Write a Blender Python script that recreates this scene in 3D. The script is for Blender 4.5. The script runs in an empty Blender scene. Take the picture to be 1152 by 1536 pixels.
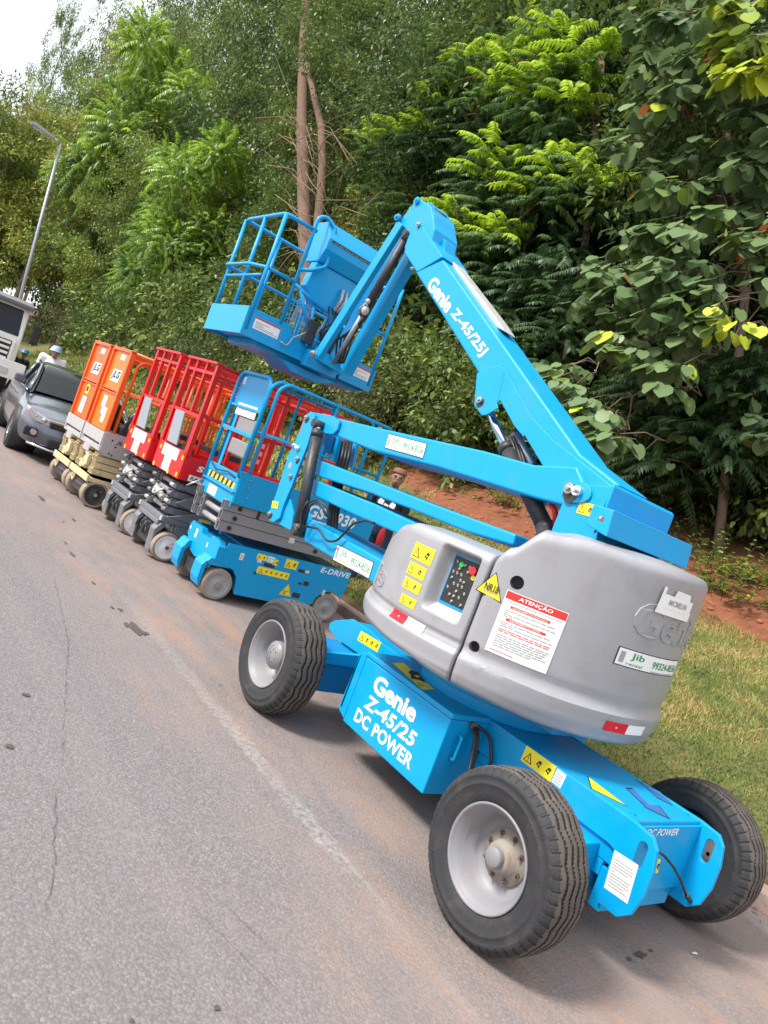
import bpy, bmesh, math, random
import numpy as np
from mathutils import Vector, Matrix, noise as mnoise
random.seed(7); RNG = np.random.default_rng(11)
SC = bpy.context.scene
COL = SC.collection
R = math.radians
# ------------------------------------------------------------------ camera
FL, YAW, PITCH, ROLL, CH = 1100.758, 0.6554175, -0.0461474, 0.3603849, 1.631549
FWD = Vector((math.sin(YAW)*math.cos(PITCH), math.cos(YAW)*math.cos(PITCH), math.sin(PITCH)))
RGT = Vector((math.cos(YAW), -math.sin(YAW), 0)); UPV = RGT.cross(FWD)
CR, SR = math.cos(ROLL), math.sin(ROLL)
camd = bpy.data.cameras.new('camera'); cam = bpy.data.objects.new('camera', camd); COL.objects.link(cam)
SC.camera = cam
camd.sensor_fit = 'HORIZONTAL'; camd.sensor_width = 36; camd.lens = 36*FL/1152
camd.clip_start = 0.05; camd.clip_end = 3000
IR = CR*RGT + SR*UPV; IU = -SR*RGT + CR*UPV
m = Matrix((IR, IU, -FWD)).transposed().to_4x4(); m.translation = Vector((0, 0, CH)); cam.matrix_world = m
# ------------------------------------------------------------------ sky, sun, exposure
SUN_DIR = Vector((-0.62, 0.16, 0.74)).normalized()      # towards the sun
SUN_EL = math.asin(SUN_DIR.z); SUN_AZ = math.atan2(SUN_DIR.x, SUN_DIR.y)
w = bpy.data.worlds.new('World'); SC.world = w; w.use_nodes = True
nt = w.node_tree; bg = nt.nodes['Background']
sky = nt.nodes.new('ShaderNodeTexSky'); sky.sky_type = 'NISHITA'; sky.sun_disc = False
sky.sun_elevation = SUN_EL; sky.sun_rotation = SUN_AZ; sky.dust_density = 3.0; sky.air_density = 1.0
tc = nt.nodes.new('ShaderNodeTexCoord'); cn = nt.nodes.new('ShaderNodeTexNoise'); cn.inputs['Scale'].default_value = 2.2; cn.inputs['Detail'].default_value = 6
cr_ = nt.nodes.new('ShaderNodeValToRGB'); cr_.color_ramp.elements[0].position = .3; cr_.color_ramp.elements[0].color = (.72, .72, .72, 1)
cr_.color_ramp.elements[1].position = .7; cr_.color_ramp.elements[1].color = (.95, .95, .95, 1)
mx = nt.nodes.new('ShaderNodeMix'); mx.data_type = 'RGBA'; mx.inputs[7].default_value = (8.6, 8.9, 9.3, 1)
nt.links.new(tc.outputs['Generated'], cn.inputs['Vector']); nt.links.new(cn.outputs['Fac'], cr_.inputs['Fac'])
nt.links.new(cr_.outputs['Color'], mx.inputs[0]); nt.links.new(sky.outputs['Color'], mx.inputs[6])
nt.links.new(mx.outputs[2], bg.inputs['Color']); bg.inputs['Strength'].default_value = 0.118
sd = bpy.data.lights.new('sun', 'SUN'); sd.energy = 3.1; sd.angle = R(13); sd.color = (1, .955, .88)
so = bpy.data.objects.new('sun', sd); COL.objects.link(so); so.rotation_euler = SUN_DIR.to_track_quat('Z', 'Y').to_euler(); so.location = (-20, 5, 30)
SC.view_settings.view_transform = 'Standard'; SC.view_settings.look = 'None'; SC.view_settings.gamma = 1
SC.view_settings.exposure = 0.78
SC.render.engine = 'CYCLES'
SC.cycles.max_bounces = 6; SC.cycles.diffuse_bounces = 3; SC.cycles.glossy_bounces = 3; SC.cycles.transmission_bounces = 4; SC.cycles.transparent_max_bounces = 8

def ray(u, v):
    x = (u-576)/FL; y = (v-768)/FL
    return FWD + (x*CR+y*SR)*RGT + (x*SR-y*CR)*UPV
def at(u, v, ax, val):                       # the point of the plane X / Y / Z = val seen at photo pixel (u, v)
    d = ray(u, v); o = Vector((0, 0, CH)); i = 'XYZ'.index(ax); t = (val-o[i])/d[i]
    return o + t*d
TC = Vector((3.33, 2.77, 0))                 # centre of the boom lift's turntable
def cyl(u, v, Rr=.87):                       # (angle, z) on the turntable cover seen at (u, v)
    d = ray(u, v); a = d.x**2+d.y**2; b = -(d.x*TC.x+d.y*TC.y); c = TC.x**2+TC.y**2-Rr*Rr
    D = max(0, b*b-a*c); t = (-b-math.sqrt(D))/a; P = Vector((0, 0, CH)) + t*d
    return math.degrees(math.atan2(-(P.y-TC.y), -(P.x-TC.x))), P.z
# ------------------------------------------------------------------ materials
MATS = {}
def nodes_of(name):
    m = bpy.data.materials.new(name); m.use_nodes = True; t = m.node_tree
    return m, t, t.nodes['Principled BSDF']
def mat(name, col, rough=.5, metal=0, var=.08, scale=9, bump=0, bscale=60, dirt=None, dscale=3, damt=.5, coat=0, spec=.5, emit=0, chips=None):
    """painted / solid surface with small tone variation, optional dirt of its own colour and fine bump"""
    m, t, p = nodes_of(name); N = t.nodes.new; L = t.links.new
    c = N('ShaderNodeTexCoord'); n = N('ShaderNodeTexNoise'); n.inputs['Scale'].default_value = scale; n.inputs['Detail'].default_value = 5
    L(c.outputs['Object'], n.inputs['Vector'])
    mxx = N('ShaderNodeMix'); mxx.data_type = 'RGBA'
    mxx.inputs[6].default_value = tuple(max(0, x*(1-var)) for x in col)+(1,); mxx.inputs[7].default_value = tuple(min(1, x*(1+var)) for x in col)+(1,)
    L(n.outputs['Fac'], mxx.inputs[0]); out = mxx.outputs[2]
    mr = N('ShaderNodeMapRange'); mr.inputs[3].default_value = max(0, rough-.07); mr.inputs[4].default_value = min(1, rough+.12)
    L(n.outputs['Fac'], mr.inputs[0]); L(mr.outputs[0], p.inputs['Roughness'])
    if dirt:
        n2 = N('ShaderNodeTexNoise'); n2.inputs['Scale'].default_value = dscale; n2.inputs['Detail'].default_value = 8; n2.inputs['Roughness'].default_value = .65
        L(c.outputs['Object'], n2.inputs['Vector'])
        m2 = N('ShaderNodeMapRange'); m2.inputs[1].default_value = .5; m2.inputs[2].default_value = .75; m2.inputs[4].default_value = damt
        L(n2.outputs['Fac'], m2.inputs[0])
        mx2 = N('ShaderNodeMix'); mx2.data_type = 'RGBA'; mx2.inputs[7].default_value = tuple(dirt)+(1,)
        L(m2.outputs[0], mx2.inputs[0]); L(out, mx2.inputs[6]); out = mx2.outputs[2]
    if chips:                                # small scuffs and a dusty film gathering in streaks
        n4 = N('ShaderNodeTexNoise'); n4.inputs['Scale'].default_value = 26; n4.inputs['Detail'].default_value = 9; n4.inputs['Roughness'].default_value = .75
        L(c.outputs['Object'], n4.inputs['Vector']); m4 = N('ShaderNodeMapRange'); m4.inputs[1].default_value = .66; m4.inputs[2].default_value = .74; m4.inputs[4].default_value = .75; L(n4.outputs['Fac'], m4.inputs[0])
        mx4 = N('ShaderNodeMix'); mx4.data_type = 'RGBA'; mx4.inputs[7].default_value = tuple(chips)+(1,); L(m4.outputs[0], mx4.inputs[0]); L(out, mx4.inputs[6]); out = mx4.outputs[2]
    L(out, p.inputs['Base Color']); p.inputs['Metallic'].default_value = metal
    p.inputs['Coat Weight'].default_value = coat; p.inputs['Coat Roughness'].default_value = .15; p.inputs['Specular IOR Level'].default_value = spec
    if bump:
        n3 = N('ShaderNodeTexNoise'); n3.inputs['Scale'].default_value = bscale; n3.inputs['Detail'].default_value = 4
        L(c.outputs['Object'], n3.inputs['Vector']); b = N('ShaderNodeBump'); b.inputs['Strength'].default_value = bump; b.inputs['Distance'].default_value = .01
        L(n3.outputs['Fac'], b.inputs['Height']); L(b.outputs['Normal'], p.inputs['Normal'])
    MATS[name] = m; return m
M = MATS
mat('blue', (.0, .30, .62), .38, var=.06, dirt=(.07, .27, .46), dscale=5, damt=.35, bump=.05, bscale=220, coat=.08, spec=.35, chips=(.20, .27, .33))
mat('blue_dark', (.0, .18, .42), .42, var=.08, dirt=(.12, .17, .24), dscale=6, damt=.4, coat=.1)
mat('cover_grey', (.30, .30, .32), .36, var=.06, scale=4, dirt=(.20, .185, .18), dscale=6, damt=.45, bump=.08, bscale=160, coat=.15, chips=(.40, .39, .40))
mat('rim_grey', (.22, .22, .24), .45, var=.1, dirt=(.22, .17, .13), dscale=9, damt=.75)
mat('rubber', (.022, .022, .025), .7, var=.25, scale=14, dirt=(.07, .062, .056), dscale=9, damt=.6, bump=.25, bscale=120)
mat('groove', (.012, .011, .010), .9)
mat('rubber_tread', (.085, .072, .065), .85, var=.3, scale=30, dirt=(.17, .13, .10), dscale=20, damt=.7, bump=.35, bscale=150)
mat('black', (.02, .02, .022), .5, var=.3, dirt=(.06, .055, .05), damt=.5)
mat('hose', (.018, .018, .02), .45, var=.3)
mat('steel', (.42, .42, .43), .35, metal=.8, dirt=(.25, .18, .12), dscale=30, damt=.5)
mat('chrome', (.75, .75, .77), .18, metal=1, var=.03)
mat('rust', (.15, .09, .06), .8, var=.4, scale=60, bump=.4)
mat('hub_dirt', (.28, .25, .22), .7, var=.25, scale=20, dirt=(.22, .12, .06), dscale=18, damt=.8)
mat('yellow', (.85, .68, .02), .45, var=.05)
mat('yellow_dull', (.80, .52, .03), .45, var=.05)
mat('label_white', (.78, .78, .76), .5, var=.04)
mat('ink', (.02, .02, .02), .6, var=.1)
mat('ink_grey', (.30, .30, .30), .6, var=.1)
mat('red_label', (.62, .03, .02), .45, var=.06)
mat('reflector_red', (.62, .005, .02), .3, var=.1)
mat('green_ink', (.02, .25, .10), .5, var=.05)
mat('letter_white', (.86, .86, .86), .45, var=.02)
mat('tape', (.76, .76, .74), .6, var=.08, scale=20)
mat('arrow_blue', (.035, .13, .36), .5, var=.1)
mat('panel_black', (.025, .027, .03), .4, var=.1)
mat('knob', (.40, .33, .26), .45, var=.3)
mat('knob_green', (.02, .5, .10), .4); mat('knob_red', (.65, .02, .03), .35)
mat('orange', (.80, .105, .005), .38, var=.06, dirt=(.55, .10, .02), dscale=8, damt=.3, coat=.15)
mat('orange_bright', (.88, .16, .004), .36, var=.05, coat=.15)
mat('red', (.66, .008, .010), .38, var=.08, dirt=(.40, .03, .03), dscale=8, damt=.3, coat=.15)
mat('cream', (.60, .49, .29), .5, var=.1, dirt=(.32, .24, .13), dscale=14, damt=.7)
mat('galv', (.47, .46, .46), .42, metal=.25, var=.12, scale=18, dirt=(.34, .31, .29), dscale=12, damt=.6)
mat('grey_mach', (.16, .165, .185), .42, var=.12, dirt=(.10, .09, .085), dscale=14, damt=.5, coat=.1)
mat('arm_grey', (.235, .225, .235), .45, var=.06, dirt=(.19, .17, .165), dscale=9, damt=.4)
mat('grey_panel', (.27, .30, .34), .45, var=.04)
mat('wheel_tan', (.30, .235, .18), .8, var=.2, scale=22, dirt=(.18, .13, .10), dscale=16, damt=.6, bump=.2)
mat('wheel_grey', (.30, .30, .31), .5, var=.1, dirt=(.2, .18, .16), dscale=20, damt=.6)
mat('wheel_white', (.82, .82, .84), .4, var=.04, dirt=(.4, .38, .35), dscale=20, damt=.35)
mat('motor_black', (.03, .03, .032), .45, var=.4, scale=30, dirt=(.10, .09, .08), dscale=25, damt=.6)
# ------------------------------------------------------------------ objects
ORG = {'v': Vector((0, 0, 0))}
def thing(name, label, cat, loc=(0, 0, 0), group=None, rz=0):
    o = bpy.data.objects.new(name, None); COL.objects.link(o); o.location = loc; o.rotation_euler = (0, 0, rz)
    o.empty_display_size = .2; o['label'] = label; o['category'] = cat
    if group: o['group'] = group
    return o
def tag(o, label=None, cat=None, group=None, kind=None):
    if label: o['label'] = label
    if cat: o['category'] = cat
    if group: o['group'] = group
    if kind: o['kind'] = kind
    return o
def fillet(pts, r, n=5, closed=False):
    pts = [Vector(p) for p in pts]; out = []; N_ = len(pts)
    for i, p in enumerate(pts):
        if not closed and i in (0, N_-1): out.append(p); continue
        a = pts[i-1]; b = pts[(i+1) % N_]; u = (a-p); v = (b-p); lu, lv = u.length, v.length
        if lu < 1e-6 or lv < 1e-6: continue
        u /= lu; v /= lv; ang = u.angle(v)
        if ang > 3.05 or r <= 0: out.append(p); continue
        d = min(r/math.tan(ang/2), lu*.49, lv*.49)
        for k in range(n+1):
            t = k/n; q0 = p+u*d; q2 = p+v*d
            out.append((1-t)**2*q0 + 2*t*(1-t)*p + t*t*q2)
    return out
class MB:
    def __init__(s): s.v = []; s.f = []; s.mi = []; s.sm = []
    def add(s, vs, fs, smooth=False, mi=0):
        o = len(s.v); s.v += [Vector(v) for v in vs]
        for f in fs: s.f.append([i+o for i in f]); s.mi.append(mi); s.sm.append(smooth)
        return s
    def bx(s, x0, x1, y0, y1, z0, z1, mi=0):
        return s.add([(x, y, z) for x in (x0, x1) for y in (y0, y1) for z in (z0, z1)],
                     [(0, 1, 3, 2), (4, 6, 7, 5), (0, 4, 5, 1), (2, 3, 7, 6), (0, 2, 6, 4), (1, 5, 7, 3)], mi=mi)
    def bar(s, p0, p1, w, h, up=(0, 0, 1), mi=0):
        p0 = Vector(p0); p1 = Vector(p1); d = (p1-p0).normalized(); sx = d.cross(Vector(up)).normalized(); u = sx.cross(d)
        vs = [p+sx*a*w/2+u*b*h/2 for p in (p0, p1) for a in (-1, 1) for b in (-1, 1)]
        return s.add(vs, [(0, 1, 3, 2), (4, 6, 7, 5), (0, 4, 5, 1), (2, 3, 7, 6), (0, 2, 6, 4), (1, 5, 7, 3)], mi=mi)
    def cyl(s, p0, p1, r0, r1=None, n=20, cap=True, mi=0, smooth=True):
        r1 = r0 if r1 is None else r1; p0 = Vector(p0); p1 = Vector(p1); d = (p1-p0).normalized()
        a = d.orthogonal().normalized(); b = d.cross(a); vs = []
        for p, r in ((p0, r0), (p1, r1)):
            for k in range(n): t = 2*math.pi*k/n; vs.append(p+(a*math.cos(t)+b*math.sin(t))*r)
        s.add(vs, [(k, (k+1) % n, n+(k+1) % n, n+k) for k in range(n)], smooth, mi)
        if cap:
            s.add(vs[:n], [tuple(range(n))[::-1]], mi=mi); s.add(vs[n:], [tuple(range(n))], mi=mi)
        return s
    def tube(s, pts, r, n=10, closed=False, mi=0, cap=True):
        pts = [Vector(p) for p in pts]; N_ = len(pts); rings = []; a = None
        for i, p in enumerate(pts):
            q0 = pts[i-1] if (i > 0 or closed) else p; q1 = pts[(i+1) % N_] if (i < N_-1 or closed) else p
            d = (q1-q0)
            if d.length < 1e-9: d = Vector((0, 0, 1))
            d.normalize()
            a = d.orthogonal() if a is None else a - d*a.dot(d)
            if a.length < 1e-6: a = d.orthogonal()
            a.normalize(); b = d.cross(a); rr = r[i] if isinstance(r, (list, tuple)) else r
            rings.append([p+(a*math.cos(2*math.pi*k/n)+b*math.sin(2*math.pi*k/n))*rr for k in range(n)])
        vs = [v for g in rings for v in g]; fs = []
        for i in range(N_ if closed else N_-1):
            j = (i+1) % N_
            for k in range(n): fs.append((i*n+k, i*n+(k+1) % n, j*n+(k+1) % n, j*n+k))
        s.add(vs, fs, True, mi)
        if cap and not closed:
            s.add(rings[0], [tuple(range(n))[::-1]], mi=mi); s.add(rings[-1], [tuple(range(n))], mi=mi)
        return s
    def prism(s, poly, ax, a, b, mi=0):
        """poly: 2D outline in the two other axes (Y,Z for X; X,Z for Y; X,Y for Z)"""
        n = len(poly)
        def P(q, t): return {'X': (t, q[0], q[1]), 'Y': (q[0], t, q[1]), 'Z': (q[0], q[1], t)}[ax]
        vs = [P(q, a) for q in poly]+[P(q, b) for q in poly]
        return s.add(vs, [tuple(range(n))[::-1], tuple(range(n, 2*n))]+[(k, (k+1) % n, n+(k+1) % n, n+k) for k in range(n)], mi=mi)
    def lathe(s, prof, c, ax, n=48, mi=0, a0=0, a1=2*math.pi):
        """prof: (distance along axis, radius) points"""
        c = Vector(c); ax = Vector(ax).normalized(); a = ax.orthogonal().normalized(); b = ax.cross(a); m = len(prof)
        vs = [c+ax*t+(a*math.cos(2*math.pi*k/n)+b*math.sin(2*math.pi*k/n))*r for k in range(n) for t, r in prof]
        fs = [(k*m+j, ((k+1) % n)*m+j, ((k+1) % n)*m+j+1, k*m+j+1) for k in range(n) for j in range(m-1)]
        return s.add(vs, fs, True, mi)
    def sph(s, c, r, sc=(1, 1, 1), n=16, m=10, mi=0):
        c = Vector(c); vs = []; fs = []
        for i in range(m+1):
            th = math.pi*i/m
            for k in range(n):
                ph = 2*math.pi*k/n; vs.append(c+Vector((r*sc[0]*math.sin(th)*math.cos(ph), r*sc[1]*math.sin(th)*math.sin(ph), r*sc[2]*math.cos(th))))
        for i in range(m):
            for k in range(n): fs.append((i*n+k, (i+1)*n+k, (i+1)*n+(k+1) % n, i*n+(k+1) % n))
        return s.add(vs, fs, True, mi)
    def build(s, name, mats, parent=None, bevel=0, seg=2, fixn=True, label=None, ang=35):
        me = bpy.data.meshes.new(name); o_ = ORG['v']
        me.from_pydata([tuple(v-o_) for v in s.v], [], s.f)
        for m_ in (mats if isinstance(mats, (list, tuple)) else [mats]): me.materials.append(M[m_] if isinstance(m_, str) else m_)
        me.polygons.foreach_set('material_index', s.mi); me.polygons.foreach_set('use_smooth', s.sm); me.update()
        if fixn:
            b = bmesh.new(); b.from_mesh(me); bmesh.ops.remove_doubles(b, verts=b.verts, dist=1e-5); bmesh.ops.recalc_face_normals(b, faces=b.faces); b.to_mesh(me); b.free()
        o = bpy.data.objects.new(name, me); COL.objects.link(o)
        if parent: o.parent = parent
        if bevel:
            bm_ = o.modifiers.new('bevel', 'BEVEL'); bm_.width = bevel; bm_.segments = seg; bm_.limit_method = 'ANGLE'; bm_.angle_limit = R(ang); bm_.harden_normals = False
        if label: o['label'] = label
        return o
# ------------------------------------------------------------------ lettering and stickers
TXT = {}
def text2d(s, bold=.0, shear=0., space=1.0):
    k = (s, bold, shear, space)
    if k in TXT: return TXT[k]
    cu = bpy.data.curves.new('t', 'FONT'); cu.body = s; cu.size = 1; cu.offset = bold; cu.shear = shear; cu.space_character = space; cu.resolution_u = 3
    ob = bpy.data.objects.new('t', cu); COL.objects.link(ob); dg = bpy.context.evaluated_depsgraph_get(); dg.update()
    me = bpy.data.meshes.new_from_object(ob.evaluated_get(dg))
    vs = [(v.co.x, v.co.y) for v in me.vertices]; fs = [list(p.vertices) for p in me.polygons]
    bpy.data.objects.remove(ob); bpy.data.curves.remove(cu); bpy.data.meshes.remove(me)
    x0 = min(v[0] for v in vs); x1 = max(v[0] for v in vs); y0 = min(v[1] for v in vs); y1 = max(v[1] for v in vs)
    vs = [((x-x0)/(x1-x0), (y-y0)/(y1-y0)) for x, y in vs]
    TXT[k] = (vs, fs, (x1-x0)/(y1-y0)); return TXT[k]
def plane_map(O, U, V, lift=.0015):
    O = Vector(O); U = Vector(U).normalized(); V = Vector(V).normalized(); N = U.cross(V).normalized()
    return lambda x, y, k: O+U*x+V*y+N*(lift*k)
def put_text(mb, mp, s, x, y, w, h, mi, lift=2, bold=.0, shear=0., space=1.0, sub=0):
    vs, fs, asp = text2d(s, bold, shear, space if space != 1.0 else 1+bold*2.2)
    if not w: w = h*asp
    mb.add([mp(x+a*w, y+b*h, lift) for a, b in vs], fs, mi=mi)
def put_rect(mb, mp, x, y, w, h, mi, lift=1, nx=1, ny=1):
    if nx > 1: ny = max(ny, int(h/.03)+1)
    vs = [mp(x+w*i/nx, y+h*j/ny, lift) for j in range(ny+1) for i in range(nx+1)]
    mb.add(vs, [(j*(nx+1)+i, j*(nx+1)+i+1, (j+1)*(nx+1)+i+1, (j+1)*(nx+1)+i) for j in range(ny) for i in range(nx)], mi=mi)
def put_poly(mb, mp, pts, mi, lift=2):
    mb.add([mp(x, y, lift) for x, y in pts], [tuple(range(len(pts)))], mi=mi)
def put_tri(mb, mp, x, y, s, mi_out, mi_in, lift=2):
    put_poly(mb, mp, [(x, y), (x+s, y), (x+s/2, y+s*.87)], mi_out, lift)
    put_poly(mb, mp, [(x+s*.14, y+s*.075), (x+s*.86, y+s*.075), (x+s/2, y+s*.70)], mi_in, lift+.5)
    put_rect(mb, mp, x+s*.47, y+s*.25, s*.07, s*.28, mi_out, lift+1); put_rect(mb, mp, x+s*.47, y+s*.13, s*.07, s*.07, mi_out, lift+1)
def put_lines(mb, mp, x, y, w, h, n, mi, lift=2, seed=0):
    r = random.Random(seed)
    for k in range(n):
        yy = y+h*(n-1-k)/n; xx = x
        while xx < x+w*.93:
            ww = min(w*r.uniform(.05, .16), x+w-xx); put_rect(mb, mp, xx, yy, ww, h/n*.42, mi, lift); xx += ww+w*.018
            if r.random() < .05: break
DM = ['yellow', 'label_white', 'ink', 'red_label', 'green_ink', 'ink_grey', 'reflector_red', 'letter_white', 'yellow_dull', 'arrow_blue']
YE, WH, IN, RE, GR, GY, RF, LW, YD, AB = range(10)
def decal(parent, mp, w, h, kind, name='warning_sticker', seed=1, nx=1):
    b = MB()
    if kind == 'warn':                       # yellow pictogram sticker: triangle and small symbols
        put_rect(b, mp, 0, 0, w, h, YE, 1, nx); s = min(h*.72, w*.42); put_tri(b, mp, w*.05, h*.14, s, IN, YE)
        r = random.Random(seed); x = w*.05+s*1.15; k = max(1, int((w-x)/(h*.75)))
        for q in range(k):
            cx = x+(q+.5)*(w-x)/k; cy = h*.48; rr = h*.24
            pts = [(cx+rr*math.cos(a*.7)*(1 if a % 2 else .45), cy+rr*math.sin(a*.7)*(1 if a % 3 else .6)) for a in range(9)]; put_poly(b, mp, pts, IN, 2)
            put_rect(b, mp, cx-rr*.25, cy-rr*.2, rr*.5, rr*.35, YE, 3)
    elif kind == 'white':
        put_rect(b, mp, 0, 0, w, h, WH, 1, nx); put_lines(b, mp, w*.1, h*.12, w*.8, h*.74, max(2, int(h/.016)), GY, seed=seed)
    elif kind == 'whitered':
        put_rect(b, mp, 0, 0, w, h, WH, 1, nx); put_rect(b, mp, 0, h*.86, w, h*.14, RE, 2); put_lines(b, mp, w*.06, h*.12, w*.88, h*.6, 5, GY, seed=seed)
    elif kind == 'rental':
        put_rect(b, mp, 0, 0, w, h, IN, .6, nx); put_rect(b, mp, w*.012, h*.05, w*.976, h*.9, WH, 1.2, nx)
        put_text(b, mp, 'Jib', w*.16, h*.40, w*.17, h*.45, GR, 2.4, .01)
        put_text(b, mp, 'rental', w*.13, h*.14, w*.2, h*.17, GR, 2.4)
        put_text(b, mp, '99324-8556', w*.46, h*.28, w*.50, h*.42, GR, 2.4, .012)
        put_rect(b, mp, w*.04, h*.2, w*.05, h*.6, GY, 2.4); put_lines(b, mp, w*.47, h*.08, w*.45, h*.12, 1, GY, 2.4, 3)
    elif kind == 'reflector':
        put_rect(b, mp, 0, 0, w*.5, h, RF, 1, nx); put_rect(b, mp, w*.5, 0, w*.5, h, WH, 1, nx); put_rect(b, mp, w*.23, h*.42, w*.03, h*.16, WH, 2)
    o = b.build(name, DM, parent, fixn=False); return o
# ================================================================== THE GROUND
def gz(x, y):
    """height of the ground: road, kerb verge, grass slope, dirt bank, wooded hillside"""
    if x < 5.06: return 0
    n = mnoise.noise(Vector((x*.45, y*.45, 3.1)))*.10 + mnoise.noise(Vector((x*1.6, y*1.6, 9.1)))*.025
    k = min(1, (x-5.06)/.8)
    if x < 8.5: z = .115+(x-5.06)*.392
    elif x < 9.6: z = 1.463+(x-8.5)*.56
    else: z = 2.08+(x-9.6)*.36
    z = min(z, 2.08+7+(x-29)*.05)
    return z+n*k
def grid_mesh(name, xs, ys, f, mat_):
    vs = [(x, y, f(x, y)) for y in ys for x in xs]; nx = len(xs)
    fs = [(j*nx+i, j*nx+i+1, (j+1)*nx+i+1, (j+1)*nx+i) for j in range(len(ys)-1) for i in range(nx-1)]
    me = bpy.data.meshes.new(name); me.from_pydata(vs, [], fs); me.polygons.foreach_set('use_smooth', [True]*len(fs)); me.materials.append(mat_)
    o = bpy.data.objects.new(name, me); COL.objects.link(o); o['kind'] = 'structure'; return o
def frange(a, b, n): return [a+(b-a)*i/n for i in range(n+1)]
# --- asphalt: pale worn aggregate, reddish earth dust washed across the parking strip
ma, t, p = nodes_of('asphalt'); N = t.nodes.new; L = t.links.new
def nd(t, typ, **kw):
    n = t.nodes.new(typ)
    for k, v in kw.items():
        if k.startswith('i_'): n.inputs[k[2:].replace('_', ' ')].default_value = v
        else: setattr(n, k, v)
    return n
def mixc(t, fac, a, b):
    n = t.nodes.new('ShaderNodeMix'); n.data_type = 'RGBA'
    for i, q in ((0, fac), (6, a), (7, b)):
        if isinstance(q, (tuple, list)): n.inputs[i].default_value = tuple(q)+((1,) if len(q) == 3 else ())
        elif isinstance(q, (int, float)): n.inputs[i].default_value = q
        else: t.links.new(q, n.inputs[i])
    return n.outputs[2]
def mrange(t, src, a, b, c=0, d=1):
    n = t.nodes.new('ShaderNodeMapRange'); n.inputs[1].default_value = a; n.inputs[2].default_value = b; n.inputs[3].default_value = c; n.inputs[4].default_value = d
    t.links.new(src, n.inputs[0]); return n.outputs[0]
def math_(t, op, a, b):
    n = t.nodes.new('ShaderNodeMath'); n.operation = op
    for i, q in enumerate((a, b)):
        if isinstance(q, (int, float)): n.inputs[i].default_value = q
        else: t.links.new(q, n.inputs[i])
    return n.outputs[0]
c = N('ShaderNodeTexCoord').outputs['Object']
def noi(t, c, sc, det=5, ro=.5, mp=None):
    n = t.nodes.new('ShaderNodeTexNoise'); n.inputs['Scale'].default_value = sc; n.inputs['Detail'].default_value = det; n.inputs['Roughness'].default_value = ro
    if mp:
        m_ = t.nodes.new('ShaderNodeMapping'); m_.inputs['Scale'].default_value = mp; t.links.new(c, m_.inputs[0]); c = m_.outputs[0]
    t.links.new(c, n.inputs['Vector']); return n.outputs['Fac']
vor = nd(t, 'ShaderNodeTexVoronoi'); vor.inputs['Scale'].default_value = 95; L(c, vor.inputs['Vector'])
sep = N('ShaderNodeSeparateColor'); L(vor.outputs['Color'], sep.inputs[0])
agg = mixc(t, mrange(t, sep.outputs[0], 0, 1), (.148, .135, .141), (.232, .212, .220))
agg = mixc(t, mrange(t, vor.outputs['Distance'], .35, .75, 0, .75), agg, (.12, .108, .105))
agg = mixc(t, mrange(t, sep.outputs[1], .95, .99, 0, .5), agg, (.33, .29, .29))
big = noi(t, c, .55, 6, .6); agg = mixc(t, mrange(t, big, .35, .7, 0, .5), agg, (.185, .160, .162))
str_ = noi(t, c, 1.2, 6, .6, (2.2, .12, 1)); agg = mixc(t, mrange(t, str_, .5, .72, 0, .42), agg, (.245, .215, .210))
dk = noi(t, c, 1.7, 5, .6, (1.6, .22, 1)); agg = mixc(t, mrange(t, dk, .56, .75, 0, .35), agg, (.13, .118, .115))
sx = N('ShaderNodeSeparateXYZ'); L(c, sx.inputs[0])
wob = math_(t, 'ADD', sx.outputs[0], math_(t, 'MULTIPLY', noi(t, c, .9, 5, .6, (1, .35, 1)), 1.5))
band = math_(t, 'MULTIPLY', mrange(t, wob, 2.1, 3.2), mrange(t, wob, 6.0, 7.2, 1, .75))
dn = mrange(t, noi(t, c, 3.2, 9, .68, (1, .4, 1)), .38, .66, .12, 1)
dirtm = math_(t, 'MULTIPLY', band, math_(t, 'MULTIPLY', dn, .62))
agg = mixc(t, dirtm, agg, (.33, .225, .175))
rs = mrange(t, noi(t, c, 1.5, 9, .7, (1.6, .3, 1)), .54, .70, 0, .7)
agg = mixc(t, math_(t, 'MULTIPLY', rs, band), agg, (.37, .195, .11))
L(agg, p.inputs['Base Color']); p.inputs['Roughness'].default_value = .88
bp = nd(t, 'ShaderNodeBump'); bp.inputs['Strength'].default_value = .55; bp.inputs['Distance'].default_value = .006
L(math_(t, 'ADD', math_(t, 'MULTIPLY', vor.outputs['Distance'], -1.0), noi(t, c, 240, 3)), bp.inputs['Height']); L(bp.outputs[0], p.inputs['Normal'])
grid_mesh('road', frange(-60, 4.93, 40), frange(-40, 320, 60), lambda x, y: 0, ma)
# --- worn white edge line: a thin sheet, mostly scrubbed away
mw, t, p = nodes_of('worn_line_paint'); c = t.nodes.new('ShaderNodeTexCoord').outputs['Object']
p.inputs['Base Color'].default_value = (.52, .49, .47, 1); p.inputs['Roughness'].default_value = .8
tr = t.nodes.new('ShaderNodeBsdfTransparent'); ms = t.nodes.new('ShaderNodeMixShader')
a_ = mrange(t, noi(t, c, 1.1, 8, .62, (1.0, .35, 1)), .40, .58, .08, 1); b_ = mrange(t, noi(t, c, 30, 5, .7), .34, .6, 0, 1)
sxx = t.nodes.new('ShaderNodeSeparateXYZ'); t.links.new(c, sxx.inputs[0])
edge = mrange(t, math_(t, 'ABSOLUTE', math_(t, 'ADD', math_(t, 'SUBTRACT', sxx.outputs[0], 2.18), math_(t, 'MULTIPLY', math_(t, 'SUBTRACT', noi(t, c, 9, 4), .5), .08)), 0), .035, .065, 1, 0)
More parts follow.
